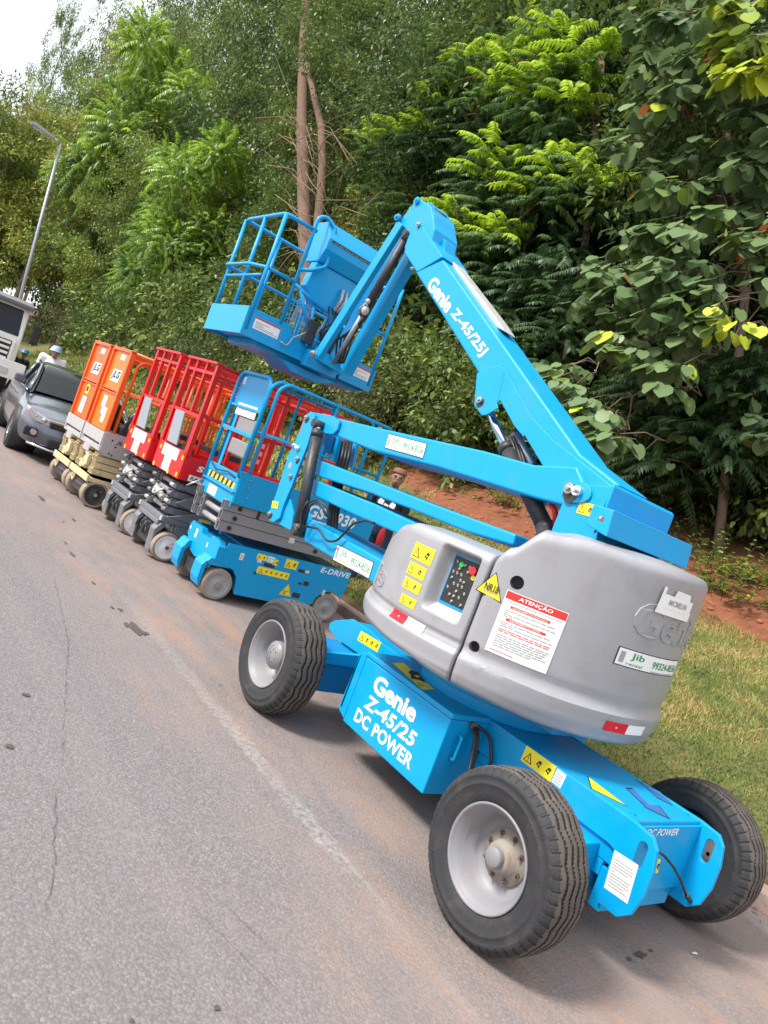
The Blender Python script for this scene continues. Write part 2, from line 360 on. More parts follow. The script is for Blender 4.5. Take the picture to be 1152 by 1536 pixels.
t.links.new(math_(t, 'MULTIPLY', edge, math_(t, 'MULTIPLY', math_(t, 'MULTIPLY', a_, b_), mrange(t, sxx.outputs[1], 1.8, 4.2, .7, .25))), ms.inputs[0]); t.links.new(tr.outputs[0], ms.inputs[1]); t.links.new(p.outputs[0], ms.inputs[2])
t.links.new(ms.outputs[0], t.nodes['Material Output'].inputs[0])
b = MB(); b.add([(2.08, -2, .004), (2.28, -2, .004), (2.28, 60, .004), (2.08, 60, .004)], [(0, 1, 2, 3)]); b.build('edge_line_marking', mw)['kind'] = 'structure'
# --- cracks and dark drips lying on the asphalt
mat('tar', (.075, .064, .060), .8, var=.3); mat('crack', (.11, .094, .093), .9, var=.3)
def strip(mb, pts, w, z=.004, seed=0):
    r = random.Random(seed); pts = fillet(pts, .3, 4); out = []
    for i in range(len(pts)-1):
        d = pts[i+1]-pts[i]; n = max(2, int(d.length/.04))
        for k in range(n): out.append(pts[i]+d*k/n)
    vs = []
    for i, p_ in enumerate(out):
        d = (out[min(i+1, len(out)-1)]-out[max(i-1, 0)]).normalized(); n_ = Vector((-d.y, d.x, 0)); ww = w*r.uniform(.15, 1)*min(1, i/6, (len(out)-1-i)/6+.05); o_ = n_*r.uniform(-.007, .007)
        vs += [Vector((p_.x, p_.y, z))+o_-n_*ww/2, Vector((p_.x, p_.y, z))+o_+n_*ww/2]
    mb.add(vs, [(2*i, 2*i+1, 2*i+3, 2*i+2) for i in range(len(out)-1)])
b = MB()
for k, pl in enumerate([[(80, 865), (102, 960), (98, 1050), (92, 1160)], [(270, 1350), (330, 1400), (400, 1470), (450, 1530)], [(322, 1342), (380, 1400), (455, 1462)], [(85, 1160), (80, 1300), (60, 1400)], [(0, 792), (40, 797), (90, 815)]]):
    strip(b, [at(u, v, 'Z', 0) for u, v in pl], .005 if k else .004, seed=k)
b.build('road_cracks', 'crack', fixn=False)['kind'] = 'structure'
def blob(mb, c, rx, ry, z=.004, seed=0, n=26):
    r = random.Random(seed); vs = []
    for k in range(n):
        a = 2*math.pi*k/n; q = 1+.6*mnoise.noise(Vector((math.cos(a)*1.6, math.sin(a)*1.6, seed*3.7)))+r.uniform(-.1, .1); vs.append((c[0]+rx*q*math.cos(a), c[1]+ry*q*math.sin(a), z))
    mb.add(vs, [tuple(range(n))])
b = MB()
for k, (u, v, rx, ry) in enumerate([(205, 944, .05, .12), (190, 938, .03, .06), (218, 950, .025, .04), (180, 915, .03, .06), (140, 875, .02, .05), (108, 832, .03, .10), (98, 815, .02, .06), (95, 783, .02, .05), (39, 1043, .02, .025), (14, 1121, .018, .02), (960, 1433, .045, .022), (944, 1440, .018, .012), (976, 1427, .015, .01), (325, 1514, .012, .012), (197, 1533, .008, .008), (330, 1028, .01, .008), (168, 912, .02, .05), (110, 780, .03, .12), (62, 748, .05, .2)]):
    q = at(u, v, 'Z', 0); sc_ = .6 if v < 935 else .9; blob(b, q, rx*sc_, ry*sc_, .004+k*.0001, k)
b.build('oil_stains', 'tar', fixn=False)['kind'] = 'structure'
# --- kerb
mat('kerb_concrete', (.36, .27, .235), .9, var=.18, scale=6, dirt=(.26, .13, .08), dscale=3, damt=.8, bump=.5, bscale=40)
mk = MB(); y = -8.0; rk = random.Random(3)
while y < 120:
    ln = 1.0; q = rk.uniform(-.008, .008)
    mk.prism([(4.93+q, -.1), (4.945+q, .10), (4.965+q, .118), (5.065, .12), (5.065, -.1)], 'Y', y+.006, y+ln-.006); y += ln
mk.build('kerb', 'kerb_concrete', bevel=.006)['kind'] = 'structure'
# --- embankment: grass slope, red earth, leaf mould under the wood
me_, t, p = nodes_of('embankment'); c = t.nodes.new('ShaderNodeTexCoord').outputs['Object']; L = t.links.new
gcol = mixc(t, mrange(t, noi(t, c, 26, 6, .7), .35, .68), (.075, .10, .02), (.22, .17, .06))
gcol = mixc(t, mrange(t, noi(t, c, 2.2, 6, .65), .45, .68, 0, .55), gcol, (.24, .155, .08))
dcol = mixc(t, mrange(t, noi(t, c, 5, 8, .7), .3, .7), (.17, .052, .022), (.32, .115, .052))
dcol = mixc(t, mrange(t, noi(t, c, 24, 7, .75), .52, .7, 0, .8), dcol, (.13, .045, .025))
fcol = mixc(t, noi(t, c, 3, 7, .7), (.045, .025, .014), (.10, .055, .028))
sx = t.nodes.new('ShaderNodeSeparateXYZ'); L(c, sx.inputs[0])
xx = math_(t, 'ADD', sx.outputs[0], math_(t, 'MULTIPLY', math_(t, 'SUBTRACT', noi(t, c, 1.6, 7, .65), .5), 1.1))
yy = math_(t, 'MULTIPLY', mrange(t, sx.outputs[1], 9, 14), 1.35)
col = mixc(t, mrange(t, math_(t, 'SUBTRACT', xx, yy), 8.12, 8.34), gcol, dcol)
col = mixc(t, mrange(t, xx, 10.4, 11.6), col, fcol)
kd = mrange(t, math_(t, 'ADD', sx.outputs[0], math_(t, 'MULTIPLY', noi(t, c, 7, 5), .25)), 5.2, 5.32, .8, 0)
col = mixc(t, kd, col, (.20, .10, .055))
L(col, p.inputs['Base Color']); p.inputs['Roughness'].default_value = .95
bp = t.nodes.new('ShaderNodeBump'); bp.inputs['Strength'].default_value = .9; bp.inputs['Distance'].default_value = .05; L(noi(t, c, 14, 10, .75), bp.inputs['Height']); L(bp.outputs[0], p.inputs['Normal'])
xs = frange(5.06, 11, 70)+frange(11.5, 90, 50); ys = frange(-14, 16, 150)+frange(16.5, 60, 90)+frange(62, 320, 60)
grid_mesh('embankment', xs, ys, gz, me_)
grid_mesh('ground', frange(-900, 900, 6), frange(-900, 1500, 6), lambda x, y: -.5, me_)
# --- grass blades on the slope
ml, t, p = nodes_of('grass_blades'); at_ = t.nodes.new('ShaderNodeAttribute'); at_.attribute_name = 'tint'
r_ = t.nodes.new('ShaderNodeValToRGB'); e = r_.color_ramp.elements; e[0].position = 0; e[0].color = (.065, .135, .018, 1); e[1].position = 1; e[1].color = (.48, .33, .14, 1)
q = e.new(.35); q.color = (.16, .23, .035, 1); q = e.new(.58); q.color = (.36, .32, .09, 1)
t.links.new(at_.outputs['Fac'], r_.inputs[0]); t.links.new(r_.outputs[0], p.inputs['Base Color']); p.inputs['Roughness'].default_value = .7
def attr(me, name, arr):
    a = me.attributes.new(name, 'FLOAT', 'POINT'); a.data.foreach_set('value', np.asarray(arr, dtype=np.float32))
def mesh_np(name, V, F, mat_, tint=None, smooth=False):
    """V (n,3) float, F (m,k) int -> mesh"""
    me = bpy.data.meshes.new(name); n, k = F.shape
    me.vertices.add(len(V)); me.vertices.foreach_set('co', V.astype(np.float32).ravel()); me.loops.add(n*k); me.loops.foreach_set('vertex_index', F.astype(np.int32).ravel())
    me.polygons.add(n); me.polygons.foreach_set('loop_start', np.arange(0, n*k, k, dtype=np.int32))
    if tint is not None: attr(me, 'tint', tint)
    if smooth: me.polygons.foreach_set('use_smooth', np.ones(n, dtype=bool))
    me.materials.append(M[mat_] if isinstance(mat_, str) else mat_); me.update(); me.validate(); return me
gzv = {}
def gz_lookup(X, Y):
    return np.array([gz(float(a), float(b_)) for a, b_ in zip(X, Y)])
def patch(P, sc): return np.array([mnoise.noise(Vector((a*sc, b_*sc, 1.7))) for a, b_ in P])
def grass(n, x0, x1, y0, y1, h, wdt, rng, edge=True):
    X = rng.uniform(x0, x1, n); Y = rng.uniform(y0, y1, n); P = np.stack([X, Y], 1); pn = patch(P, .9); pf = patch(P, 3.5)
    lim = 8.2+pn*.5+np.clip((Y-9)/5, 0, 1)*1.5
    keep = (X < lim+rng.normal(0, .1, n)) & (pf+pn*.8 > -.85+rng.uniform(-.25, .1, n)) & (X > 5.12+np.abs(pf)*.2); X, Y, pn, pf = X[keep], Y[keep], pn[keep], pf[keep]; n = len(X)
    Z = gz_lookup(X, Y); a = rng.uniform(0, 2*np.pi, n); hh = h*rng.uniform(.4, 1.35, n)*(1+.5*pn); ln = rng.uniform(.1, 1.3, n)*hh; b2 = rng.uniform(0, 2*np.pi, n)
    B = np.stack([X, Y, Z-.005], 1); S = np.stack([np.cos(a), np.sin(a), 0*a], 1)*wdt/2; T = np.stack([np.cos(b2)*ln, np.sin(b2)*ln, hh], 1)
    V = np.stack([B-S, B+S, B+T*.55+S*.7+[0, 0, .1*h], B+T*.55-S*.7+[0, 0, .1*h], B+T], 1).reshape(-1, 3); i = np.arange(n)*5
    F = np.concatenate([np.stack([i, i+1, i+2], 1), np.stack([i, i+2, i+3], 1), np.stack([i+3, i+2, i+4], 1)])
    tint = np.clip(.36+.55*pn+.5*pf+rng.normal(0, .2, n), 0, 1); return V, F, np.repeat(tint, 5)
parts = [grass(130000, 5.08, 9.2, -1.5, 4.5, .042, .006, RNG), grass(60000, 5.1, 9.5, 4.5, 12, .06, .010, RNG), grass(60000, 5.1, 10.5, 12, 45, .13, .028, RNG)]
off = 0; VV = []; FF = []; TT = []
for V, F, T in parts: VV.append(V); FF.append(F+off); TT.append(T); off += len(V)
o = bpy.data.objects.new('grass', mesh_np('grass', np.concatenate(VV), np.concatenate(FF), ml, np.concatenate(TT))); COL.objects.link(o)
tag(o, 'short patchy green and straw coloured grass on the slope beside the road', 'grass', kind='stuff')
# --- clods and dry twigs on the red earth, leaf litter along the kerb
rb = random.Random(5); b = MB(); b2 = MB()
mat('clod', (.30, .10, .045), .95, var=.3, scale=20, bump=.5)
mat('twig', (.34, .22, .13), .9, var=.3, scale=20); mat('dead_leaf', (.20, .10, .055), .8, var=.5, scale=30)
for k in range(900):
    x, y_ = rb.uniform(8.2, 10.2), rb.uniform(-2, 14); s = rb.choice([.01, .015, .02, .035])*rb.uniform(.6, 1.3)
    b.sph((x, y_, gz(x, y_)+s*.2), s, (1, rb.uniform(.6, 1.2), rb.uniform(.5, .8)), 6, 4)
tag(b.build('earth_clods', 'clod', fixn=False), 'loose clods scattered over the bare red earth bank', 'clods', kind='stuff')
for k in range(220):
    x, y_ = rb.uniform(8.3, 10.4), rb.uniform(-2, 14); a = rb.uniform(0, 6.28); ln = rb.uniform(.06, .35); z = gz(x, y_)+.01
    q = Vector((x, y_, z)); e_ = Vector((x+ln*math.cos(a), y_+ln*math.sin(a), 0)); e_.z = gz(e_.x, e_.y)+rb.uniform(0, .05)
    b2.tube([q, (q+e_)/2+Vector((rb.uniform(-.03, .03), rb.uniform(-.03, .03), rb.uniform(0, .03))), e_], rb.uniform(.002, .006), 4)
tag(b2.build('dry_twigs', 'twig', fixn=False), 'dry fallen twigs lying on the bare red earth bank', 'twigs', kind='stuff')
b3 = MB()
for k in range(800):
    y_ = rb.uniform(-1.5, 3.4) if k < 620 else rb.uniform(3, 14); x = 4.93-abs(rb.gauss(0, .07+.05*abs(mnoise.noise(Vector((0, y_*1.5, 0))))*8)) ; 
    if rb.random() < .15: x = rb.uniform(4.94, 5.3)
    z = (.125 if x > 4.93 else .003) if x < 5.06 else gz(x, y_)+.02
    a = rb.uniform(0, 6.28); l_ = rb.uniform(.015, .06); w_ = l_*rb.uniform(.12, .45); u_ = Vector((math.cos(a), math.sin(a), rb.uniform(-.1, .3))); v_ = Vector((-math.sin(a), math.cos(a), rb.uniform(-.3, .3)))
    c_ = Vector((x, y_, z+.008)); b3.add([c_-u_*l_/2, c_-v_*w_/2+Vector((0, 0, .004)), c_+u_*l_/2, c_+v_*w_/2], [(0, 1, 2, 3)])
tag(b3.build('leaf_litter', 'dead_leaf', fixn=False), 'brown leaf litter and straw lying along the kerb', 'leaf litter', kind='stuff')
b = MB(); q = at(1042, 1430, 'Z', .004); blob(b, q, .017, .010, .006, 8); q.z = 0
tag(b.build('litter_scrap', 'label_white', fixn=False), 'small white scrap lying on the asphalt behind the boom lift', 'litter')
# ================================================================== BOOM LIFT
ORG['v'] = TC.copy()
BL = thing('boom_lift', 'large blue boom lift with rounded grey covers and raised basket, nearest on the roadside', 'boom lift', TC)
XN, XF = 3.04, 3.62                       # chassis side plates
XH, YH, ZH = (1, 0, 0), (0, 1, 0), (0, 0, 1)
# --- chassis
b = MB(); b.bx(XN+.008, XF-.008, 1.549, 3.9, .40, .633)
b.bx(XN+.01, XF-.01, 1.62, 3.8, .33, .40)
ch = b.build('chassis', 'blue', BL, .006)
for xa, xb in ((XN-.012, XN+.012), (XF-.012, XF+.012)):
    pl = [(1.548, .636), (1.451, .625), (1.415, .585), (1.396, .50), (1.396, .385), (1.418, .293), (1.469, .246), (1.575, .243), (1.585, .478), (1.614, .486), (1.80, .487), (2.3, .46), (3.5, .46), (3.68, .485), (3.95, .475), (4.06, .50), (4.075, .535), (4.03, .575), (3.85, .655), (3.60, .66), (3.45, .636)]
    bb = MB(); bb.prism(pl, 'X', xa, xb); o = bb.build('side_plate', 'blue', BL, .004)
    # oval tie-down hole cut through the plate
    cu = MB(); pts = [(1.472+.022*math.cos(a)+(.0), .53+.034*(1 if math.sin(a) > 0 else -1)+.022*math.sin(a)) for a in [2*math.pi*k/20+.01 for k in range(20)]]
    cu.prism(pts, 'X', xa-.1, xb+.1); co = cu.build('c', 'blue')
    md = o.modifiers.new('b', 'BOOLEAN'); md.object = co; md.solver = 'EXACT'; o.modifiers.move(1, 0)
    dg = bpy.context.evaluated_depsgraph_get(); co.location = TC; dg.update(); 
    o.parent = None; o.location = TC; dg.update()
    me = bpy.data.meshes.new_from_object(o.evaluated_get(dg)); o.modifiers.clear(); o.data = me; o.location = (0, 0, 0); o.parent = BL; bpy.data.objects.remove(co)
# end face with cable socket, lower cross member
b = MB(); b.bx(XN+.012, XF-.012, 1.535, 1.549, .30, .615); b.bx(XN+.012, XF-.012, 1.56, 1.62, .20, .38)
ef = b.build('end_plate', 'blue', BL, .003)
mp = plane_map((3.135, 1.535, .572), XH, ZH, .001); b = MB(); put_text(b, mp, 'DC POWER', 0, 0, .27, .034, 0, 1, .012, .25); b.build('lettering', ['letter_white'], ef, fixn=False)
b = MB(); b.bx(3.165, 3.205, 1.518, 1.535, .525, .56); b.cyl((3.18, 1.528, .54), (3.18, 1.50, .535), .011); b.build('cable_socket', 'steel', BL, .002)
b = MB(); b.tube(fillet([(3.18, 1.50, .535)]+[tuple(at(u, v, 'Y', 1.46)) for u, v in ((995, 1282), (1010, 1300), (1022, 1322), (1029, 1342))], .05), .006, 8); b.build('power_cable', 'hose', BL)
b = MB(); q = at(1029, 1342, 'Y', 1.46); q1 = at(1036, 1352, 'Y', 1.46); b.cyl(q, q1, .013, .011); b.cyl(q1-Vector((.006, 0, 0)), q1+Vector((.004, 0, -.022)), .0035); b.cyl(q1+Vector((.006, 0, 0)), q1+Vector((.016, 0, -.022)), .0035); b.build('cable_plug', 'black', BL)
def quad_decal(px4, X=None, Y=None, Z=None, kind='warn', name='warning_sticker', seed=1, parent=None, off=0):
    """sticker lying on a plane of the machine, its corners (TL, TR, BR, BL) measured there"""
    ax, v = ('X', X) if X is not None else (('Y', Y) if Y is not None else ('Z', Z))
    P = [at(u, w_, ax, v) for u, w_ in px4]; U = ((P[1]-P[0])+(P[2]-P[3]))/2; V = ((P[0]-P[3])+(P[1]-P[2]))/2
    mp = plane_map(P[3], U, V, .001); return decal(parent or BL, mp, U.length, V.length, kind, name, seed)
quad_decal([(923, 1276), (958, 1298), (942, 1357), (906, 1331)], X=XN-.012, kind='white', name='instruction_sticker', seed=6)
quad_decal([(791, 1117), (835, 1150), (826, 1172), (781, 1140)], X=XN-.012, seed=2)
quad_decal([(836, 1151), (850, 1163), (840, 1181), (827, 1172)], X=XN-.012, kind='white', name='data_plate', seed=3)
quad_decal([(541, 944), (572, 964), (565, 976), (536, 960)], X=XN-.012, seed=5)
quad_decal([(984, 1287), (991, 1289), (986, 1310), (979, 1308)], Y=1.535, seed=9)
# direction arrows on the deck of the chassis
mp = plane_map((0, 0, .6335), XH, YH, .0012)
def deck(px, mi, nm):
    b = MB(); q = [at(u, v, 'Z', .6335) for u, v in px]; put_poly(b, mp, [(p.x, p.y) for p in q], mi, 1)
    e_ = sum((Vector((p.x, p.y, 0)) for p in q), Vector())/len(q); put_poly(b, mp, [(e_.x+(p.x-e_.x)*1.12, e_.y+(p.y-e_.y)*1.12) for p in q], IN, .5); b.build(nm, DM, BL, fixn=False)
deck([(883, 1166), (938, 1208), (888, 1183)], YE, 'direction_arrow')
deck([(941, 1184), (950, 1184), (974, 1208), (987, 1208), (1002, 1227), (968, 1211), (966, 1208)], AB, 'direction_arrow')
deck([(955, 1170), (990, 1188), (1007, 1207), (985, 1196), (968, 1180)], AB, 'direction_arrow')
b = MB()
for x in (3.10, 3.56): b.cyl((x, 1.60, .63), (x, 1.60, .642), .011, n=6, smooth=False)
b.build('bolt', 'blue', BL)
# --- axles
b = MB(); b.bx(2.66, XN, 3.65, 3.95, .20, .47); b.bx(XF, 4.0, 3.65, 3.95, .20, .47); b.bx(XN+.02, XF-.02, 3.66, 3.94, .2, .4); b.build('front_axle', 'blue_dark', BL, .008)
b = MB(); b.prism([(2.75, .47), (XN-.012, .488), (XN-.012, .40), (2.75, .40)], 'Y', 3.62, 3.655); b.build('axle_gusset', 'blue', BL, .003)
b = MB(); b.bx(2.68, 4.0, 1.66, 1.94, .22, .46); b.bx(2.72, 2.95, 1.64, 1.96, .36, .42); b.build('rear_axle', 'blue', BL, .008)
# --- battery boxes
def battery(sgn):
    f = (lambda x: x) if sgn > 0 else (lambda x: 6.66-x)
    b = MB(); b.bx(f(2.743), f(3.028), 2.456, 3.235, .205, .612); bo = b.build('battery_box', 'blue', BL, .008)
    b = MB(); b.bx(f(2.737), f(3.028), 2.448, 3.243, .614, .645); b.build('lid', 'blue', bo, .008, 3)
    b = MB(); b.prism([(3.238, .22), (3.30, .24), (3.315, .27), (3.30, .60), (3.28, .625), (3.238, .62)], 'X', f(2.745), f(2.775)); b.prism([(3.238, .22), (3.30, .24), (3.315, .27), (3.30, .60), (3.28, .625), (3.238, .62)], 'X', f(2.93), f(2.96)); b.bx(f(2.745), f(2.96), 3.285, 3.305, .26, .60); b.build('hinge_frame', 'blue', bo, .004)
    b = MB(); hx = f(2.835); b.tube(fillet([(hx, 2.457, .535), (hx, 2.425, .535), (hx, 2.425, .41), (hx, 2.457, .41)], .012), .008, 8); b.build('handle', 'blue', bo)
    return bo
bo = battery(1); battery(-1)
def brand(mb, mp, x, y, w, h, mi, lift=1):   # heavy rounded brand lettering
    vs, fs, asp = text2d('Genie', .036, 0, 1.0)
    mb.add([mp(x+a*w, y+b_*h, lift) for a, b_ in vs], fs, mi=mi)
mp = plane_map((2.7425, 3.235, .205), (0, -1, 0), ZH, .0012); b = MB()
def local_yz(u, v): q = at(u, v, 'X', 2.743); return 3.235-q.y, q.z-.205
a0 = local_yz(564, 1048); a1 = local_yz(621, 1080)
brand(b, mp, .145, .262, .40, .105, 0); put_text(b, mp, 'Z-45/25', .13, .155, .475, .082, 0, 1, .03, .12); put_text(b, mp, 'DC POWER', .09, .052, .55, .078, 0, 1, .03, 0)
b.build('lettering', ['letter_white'], bo, fixn=False)
quad_decal([(588, 995), (606, 995), (652, 1035), (634, 1035)], Z=.6455, seed=8, parent=BL)
b = MB()
for k in range(3):
    o_ = .012*k; b.tube(fillet([(2.90+o_, 2.44, .60), (2.90+o_, 2.40, .55), (2.86+o_, 2.33, .42-o_), (2.80, 2.27, .38), (2.72, 2.22, .36), (2.66, 2.16, .30)], .06), .009, 8)
b.tube(fillet([(2.91, 2.44, .605), (3.0, 2.40, .58), (3.0, 2.32, .45), (2.88, 2.27, .385), (2.8, 2.25, .375)], .08), .009, 8)
b.build('battery_cables', 'hose', BL)
b = MB(); b.cyl((2.90, 2.45, .60), (2.90, 2.43, .60), .018); b.build('cable_fitting', 'rust', BL)
# --- wheels
def tyre_mesh(R0=.355, W=.222, rim=.205):
    # outline across the tyre: (t across from outer face 0 to W, radius)
    prof = [(.012, rim), (.000, rim+.012), (-.006, rim+.04), (-.010, rim+.070), (-.0125, rim+.074), (-.010, rim+.078), (-.006, rim+.103), (-.009, rim+.107), (.004, rim+.122), (.010, R0-.022), (.020, R0-.010)]
    tr = [(.020+(W-.04)*k/44, R0-.010+.010*(1-abs(2*k/44-1)**2.5)) for k in range(45)]
    prof2 = [(W-.020, R0-.010)] + [(W-t, r) for t, r in prof[::-1][2:]]
    full = prof+tr[1:-1]+[(W-.020, R0-.010), (W-.010, R0-.022)]+[(W-t, r) for t, r in prof[::-1][2:]]
    n = 288; vs = []; m_ = len(full)
    for k in range(n):
        a = 2*math.pi*k/n
        zz = abs((k % 16)/8-1)*2-1
        for j, (t, r) in enumerate(full):
            rr = r
            if .03 < t < W-.03 and r > R0-.012:
                for gc in (.25, .42, .58, .75):
                    if abs(t-(W*gc+zz*.0075)) < .0042: rr -= .011; break
            if (t <= .030 or t >= W-.030) and r > R0-.055 and r <= R0-.002:
                if r > R0-.030 and k % 6 == 0: rr -= .005
            yy_, zz_ = rr*math.cos(a), rr*math.sin(a)
            if zz_ < -.346: t = t+(t-W/2)*.03; zz_ = -.346-(abs(zz_)-.346)*.3
            vs.append((t, yy_, zz_))
    fs = [(k*m_+j, ((k+1) % n)*m_+j, ((k+1) % n)*m_+j+1, k*m_+j+1) for k in range(n) for j in range(m_-1)]
    tread = [abs(full[j][0]-W/2) < W/2-.02 and full[j][1] > R0-.012 for j in range(m_)]
    rad = [math.hypot(v[1], v[2]) for v in vs]; dn_ = [rad[i] < full[i % m_][1]-.003 and not vs[i][2] < -.345 for i in range(len(vs))]
    mi = [2 if (dn_[k*m_+j] or dn_[k*m_+j+1]) and full[j][1] > R0-.03 else (1 if tread[j] else 0) for k in range(n) for j in range(m_-1)]
    me = bpy.data.meshes.new('tyre'); me.from_pydata(vs, [], fs); me.materials.append(M['rubber']); me.materials.append(M['rubber_tread']); me.materials.append(M['groove'])
    me.polygons.foreach_set('material_index', mi); me.polygons.foreach_set('use_smooth', [True]*len(fs)); me.update(); return me
TY = tyre_mesh()
def link(name, me, parent, loc=(0, 0, 0), rz=0):
    o = bpy.data.objects.new(name, me); COL.objects.link(o); o.parent = parent; o.location = loc; o.rotation_euler = (0, 0, rz); return o
def local_build(mb, name, mats, **kw):
    sv = ORG['v']; ORG['v'] = Vector((0, 0, 0)); o = mb.build(name, mats, **kw); ORG['v'] = sv; return o
def wheel(xo, yc, side, kind):
    rt = bpy.data.objects.new('wheel', TY); COL.objects.link(rt); rt.parent = BL
    rt.location = (xo-TC.x, yc-TC.y, .3485); rt.rotation_euler = (0, 0, 0 if side > 0 else math.pi)
    rt.name = 'wheel'
    b = MB()
    if kind == 'rear':
        b.lathe([(.012, .206), (.0, .210), (-.004, .204), (.004, .196), (.022, .188), (.030, .176), (.062, .172), (.068, .163), (.125, .160), (.130, .10), (.130, .0)], (0, 0, 0), (1, 0, 0), 64)
        rm = local_build(b, 'rim', 'rim_grey', parent=rt)
        b = MB(); b.lathe([(.131, .112), (.118, .110), (.112, .07), (.075, .060), (.070, .05), (.070, 0)], (0, 0, 0), (1, 0, 0), 40); local_build(b, 'hub', 'hub_dirt', parent=rt)
        b = MB(); b.lathe([(.071, .041), (.045, .041), (.040, .036), (.040, 0)], (0, 0, 0), (1, 0, 0), 32); local_build(b, 'hub_cap', 'rim_grey', parent=rt)
        for k in range(8):
            a = 2*math.pi*(k+.3)/8; c_ = (0, .092*math.cos(a), .092*math.sin(a)); b = MB()
            b.cyl((.130, c_[1], c_[2]), (.108, c_[1], c_[2]), .012, n=6, smooth=False); b.cyl((.108, c_[1], c_[2]), (.094, c_[1], c_[2]), .006, n=8); local_build(b, 'lug_nut', 'rust', parent=rt)
    else:
        b.lathe([(.012, .206), (.0, .210), (-.004, .204), (.004, .196), (.022, .188), (.030, .176), (.072, .172), (.078, .163), (.150, .160), (.155, .12), (.155, .0)], (0, 0, 0), (1, 0, 0), 64)
        local_build(b, 'rim', 'rim_grey', parent=rt)
        b = MB(); b.lathe([(.156, .090), (.06, .088), (.054, .084), (.05, .075), (.046, .074), (.046, 0)], (0, 0, 0), (1, 0, 0), 48); local_build(b, 'drive_hub', 'rim_grey', parent=rt)
        b = MB(); b.lathe([(.0455, .058), (.0445, .058), (.0445, .056)], (0, 0, 0), (1, 0, 0), 32)
        for k in range(6):
            a = 2*math.pi*(k+.2)/6; b.cyl((.046, .035*math.cos(a), .035*math.sin(a)), (.040, .035*math.cos(a), .035*math.sin(a)), .006, n=6)
        b.bx(.0448, .046, -.008, .012, .02, .045); local_build(b, 'hub_bolts', 'hub_dirt', parent=rt)
        for k in range(8):
            a = 2*math.pi*(k+.1)/8; c_ = (0, .108*math.cos(a), .108*math.sin(a)); b = MB()
            b.cyl((.155, c_[1], c_[2]), (.135, c_[1], c_[2]), .012, n=6, smooth=False); local_build(b, 'lug_nut', 'hub_dirt', parent=rt)
    return rt
wheel(2.437, 1.751, 1, 'rear'); wheel(2.437, 3.781, 1, 'front'); wheel(4.223, 1.751, -1, 'rear'); wheel(4.223, 3.781, -1, 'front')
# --- turntable ring and core
b = MB(); b.cyl((3.33, 2.77, .634), (3.33, 2.77, .72), .42, n=64); b.cyl((3.33, 2.77, .72), (3.33, 2.77, .76), .50, n=64); tt = b.build('turntable', 'blue', BL, .006)
b = MB(); b.bx(2.98, 3.68, 2.05, 3.35, .761, 1.25); b.bx(3.05, 3.61, 2.1, 3.0, 1.251, 1.45); b.build('turntable_frame', 'blue_dark', BL, .01)
# --- covers
def lerp(x, xs, ys):
    if x <= xs[0]: return ys[0]
    for i in range(1, len(xs)):
        if x <= xs[i]:
            t_ = (x-xs[i-1])/(xs[i]-xs[i-1]); t_ = t_*t_*(3-2*t_); return ys[i-1]+(ys[i]-ys[i-1])*t_
    return ys[-1]
def wall_r(z):
    return lerp(z, [.80, .83, .88, .955, .985, 1.01, 1.035, 1.2, 1.7], [.835, .862, .880, .886, .866, .860, .868, .868, .868])
def top_front(p): return lerp(p, [-46, -38, -29, -20, -12, 12, 26], [.96, 1.12, 1.37, 1.44, 1.468, 1.47, 1.468])
def top_rear(p): return lerp(p, [26, 29, 38, 54, 92, 140], [1.468, 1.525, 1.655, 1.69, 1.712, 1.712])
def bot(p): return lerp(p, [-46, -20, 5, 26, 60, 140], [.90, .86, .845, .82, .80, .80])
def cpoint(p, r, z, sg=1): a = R(p); return (TC.x-sg*r*math.cos(a), TC.y-r*math.sin(a), z)
def recess(p, z):
    ramp = lambda t_: 0 if t_ <= 0 else (1 if t_ >= 1 else t_*t_*(3-2*t_))
    return .072*ramp((p-6.3)/3.2)*ramp((22.4-p)/1.3)*ramp((z-1.085)/.055)*ramp((1.43-z)/.028)
def cover(name, p0, p1, topf, sg=1, edge0=.02, edge1=.02, rec=False):
    n = int((p1-p0)/(.4 if rec else 1.2)); vs = []; rows = None
    for i in range(n+1):
        p = p0+(p1-p0)*i/n; zt = topf(p); zb = bot(p); rt_ = .055
        dd = min((p-p0)/ (math.degrees(edge0/.87)), (p1-p)/(math.degrees(edge1/.87)), 1); e_ = math.sqrt(max(0, 1-(1-dd)**2)); inset = (1-e_)*max(edge0 if p-p0 < p1-p else edge1, .01)
        pr = []
        nz = 100 if rec else 40; zs = [zb+.035+(zt-rt_-zb-.035)*k/nz for k in range(nz+1)]
        rb_ = wall_r(zb+.035)
        for k in range(5): a = math.pi/2*k/5; pr.append((rb_-.045*(1-math.sin(a)), zb+.035*(1-math.cos(a))))
        for z in zs: pr.append((wall_r(z)-(recess(p, z) if rec else 0), z))
        rw = wall_r(zt-rt_)
        for k in range(1, 7): a = math.pi/2*k/6; pr.append((rw-rt_*(1-math.cos(a)), zt-rt_+rt_*math.sin(a)))
        pr.append((.70, zt+.012)); pr.append((.56, zt+.012)); pr.append((.50, zt-.02)); pr.append((.48, zt-.1)); pr.append((.48, zb+.05)); pr.append((.52, zb))
        rows = len(pr); vs += [cpoint(p, max(.3, r-inset), z, sg) for r, z in pr]
    fs = [(i*rows+j, (i+1)*rows+j, (i+1)*rows+(j+1) % rows, i*rows+(j+1) % rows) for i in range(n) for j in range(rows)]
    fs += [tuple(range(rows)), tuple(range(n*rows, (n+1)*rows))[::-1]]
    b = MB(); b.add(vs, fs, True); return b.build(name, 'cover_grey', BL)
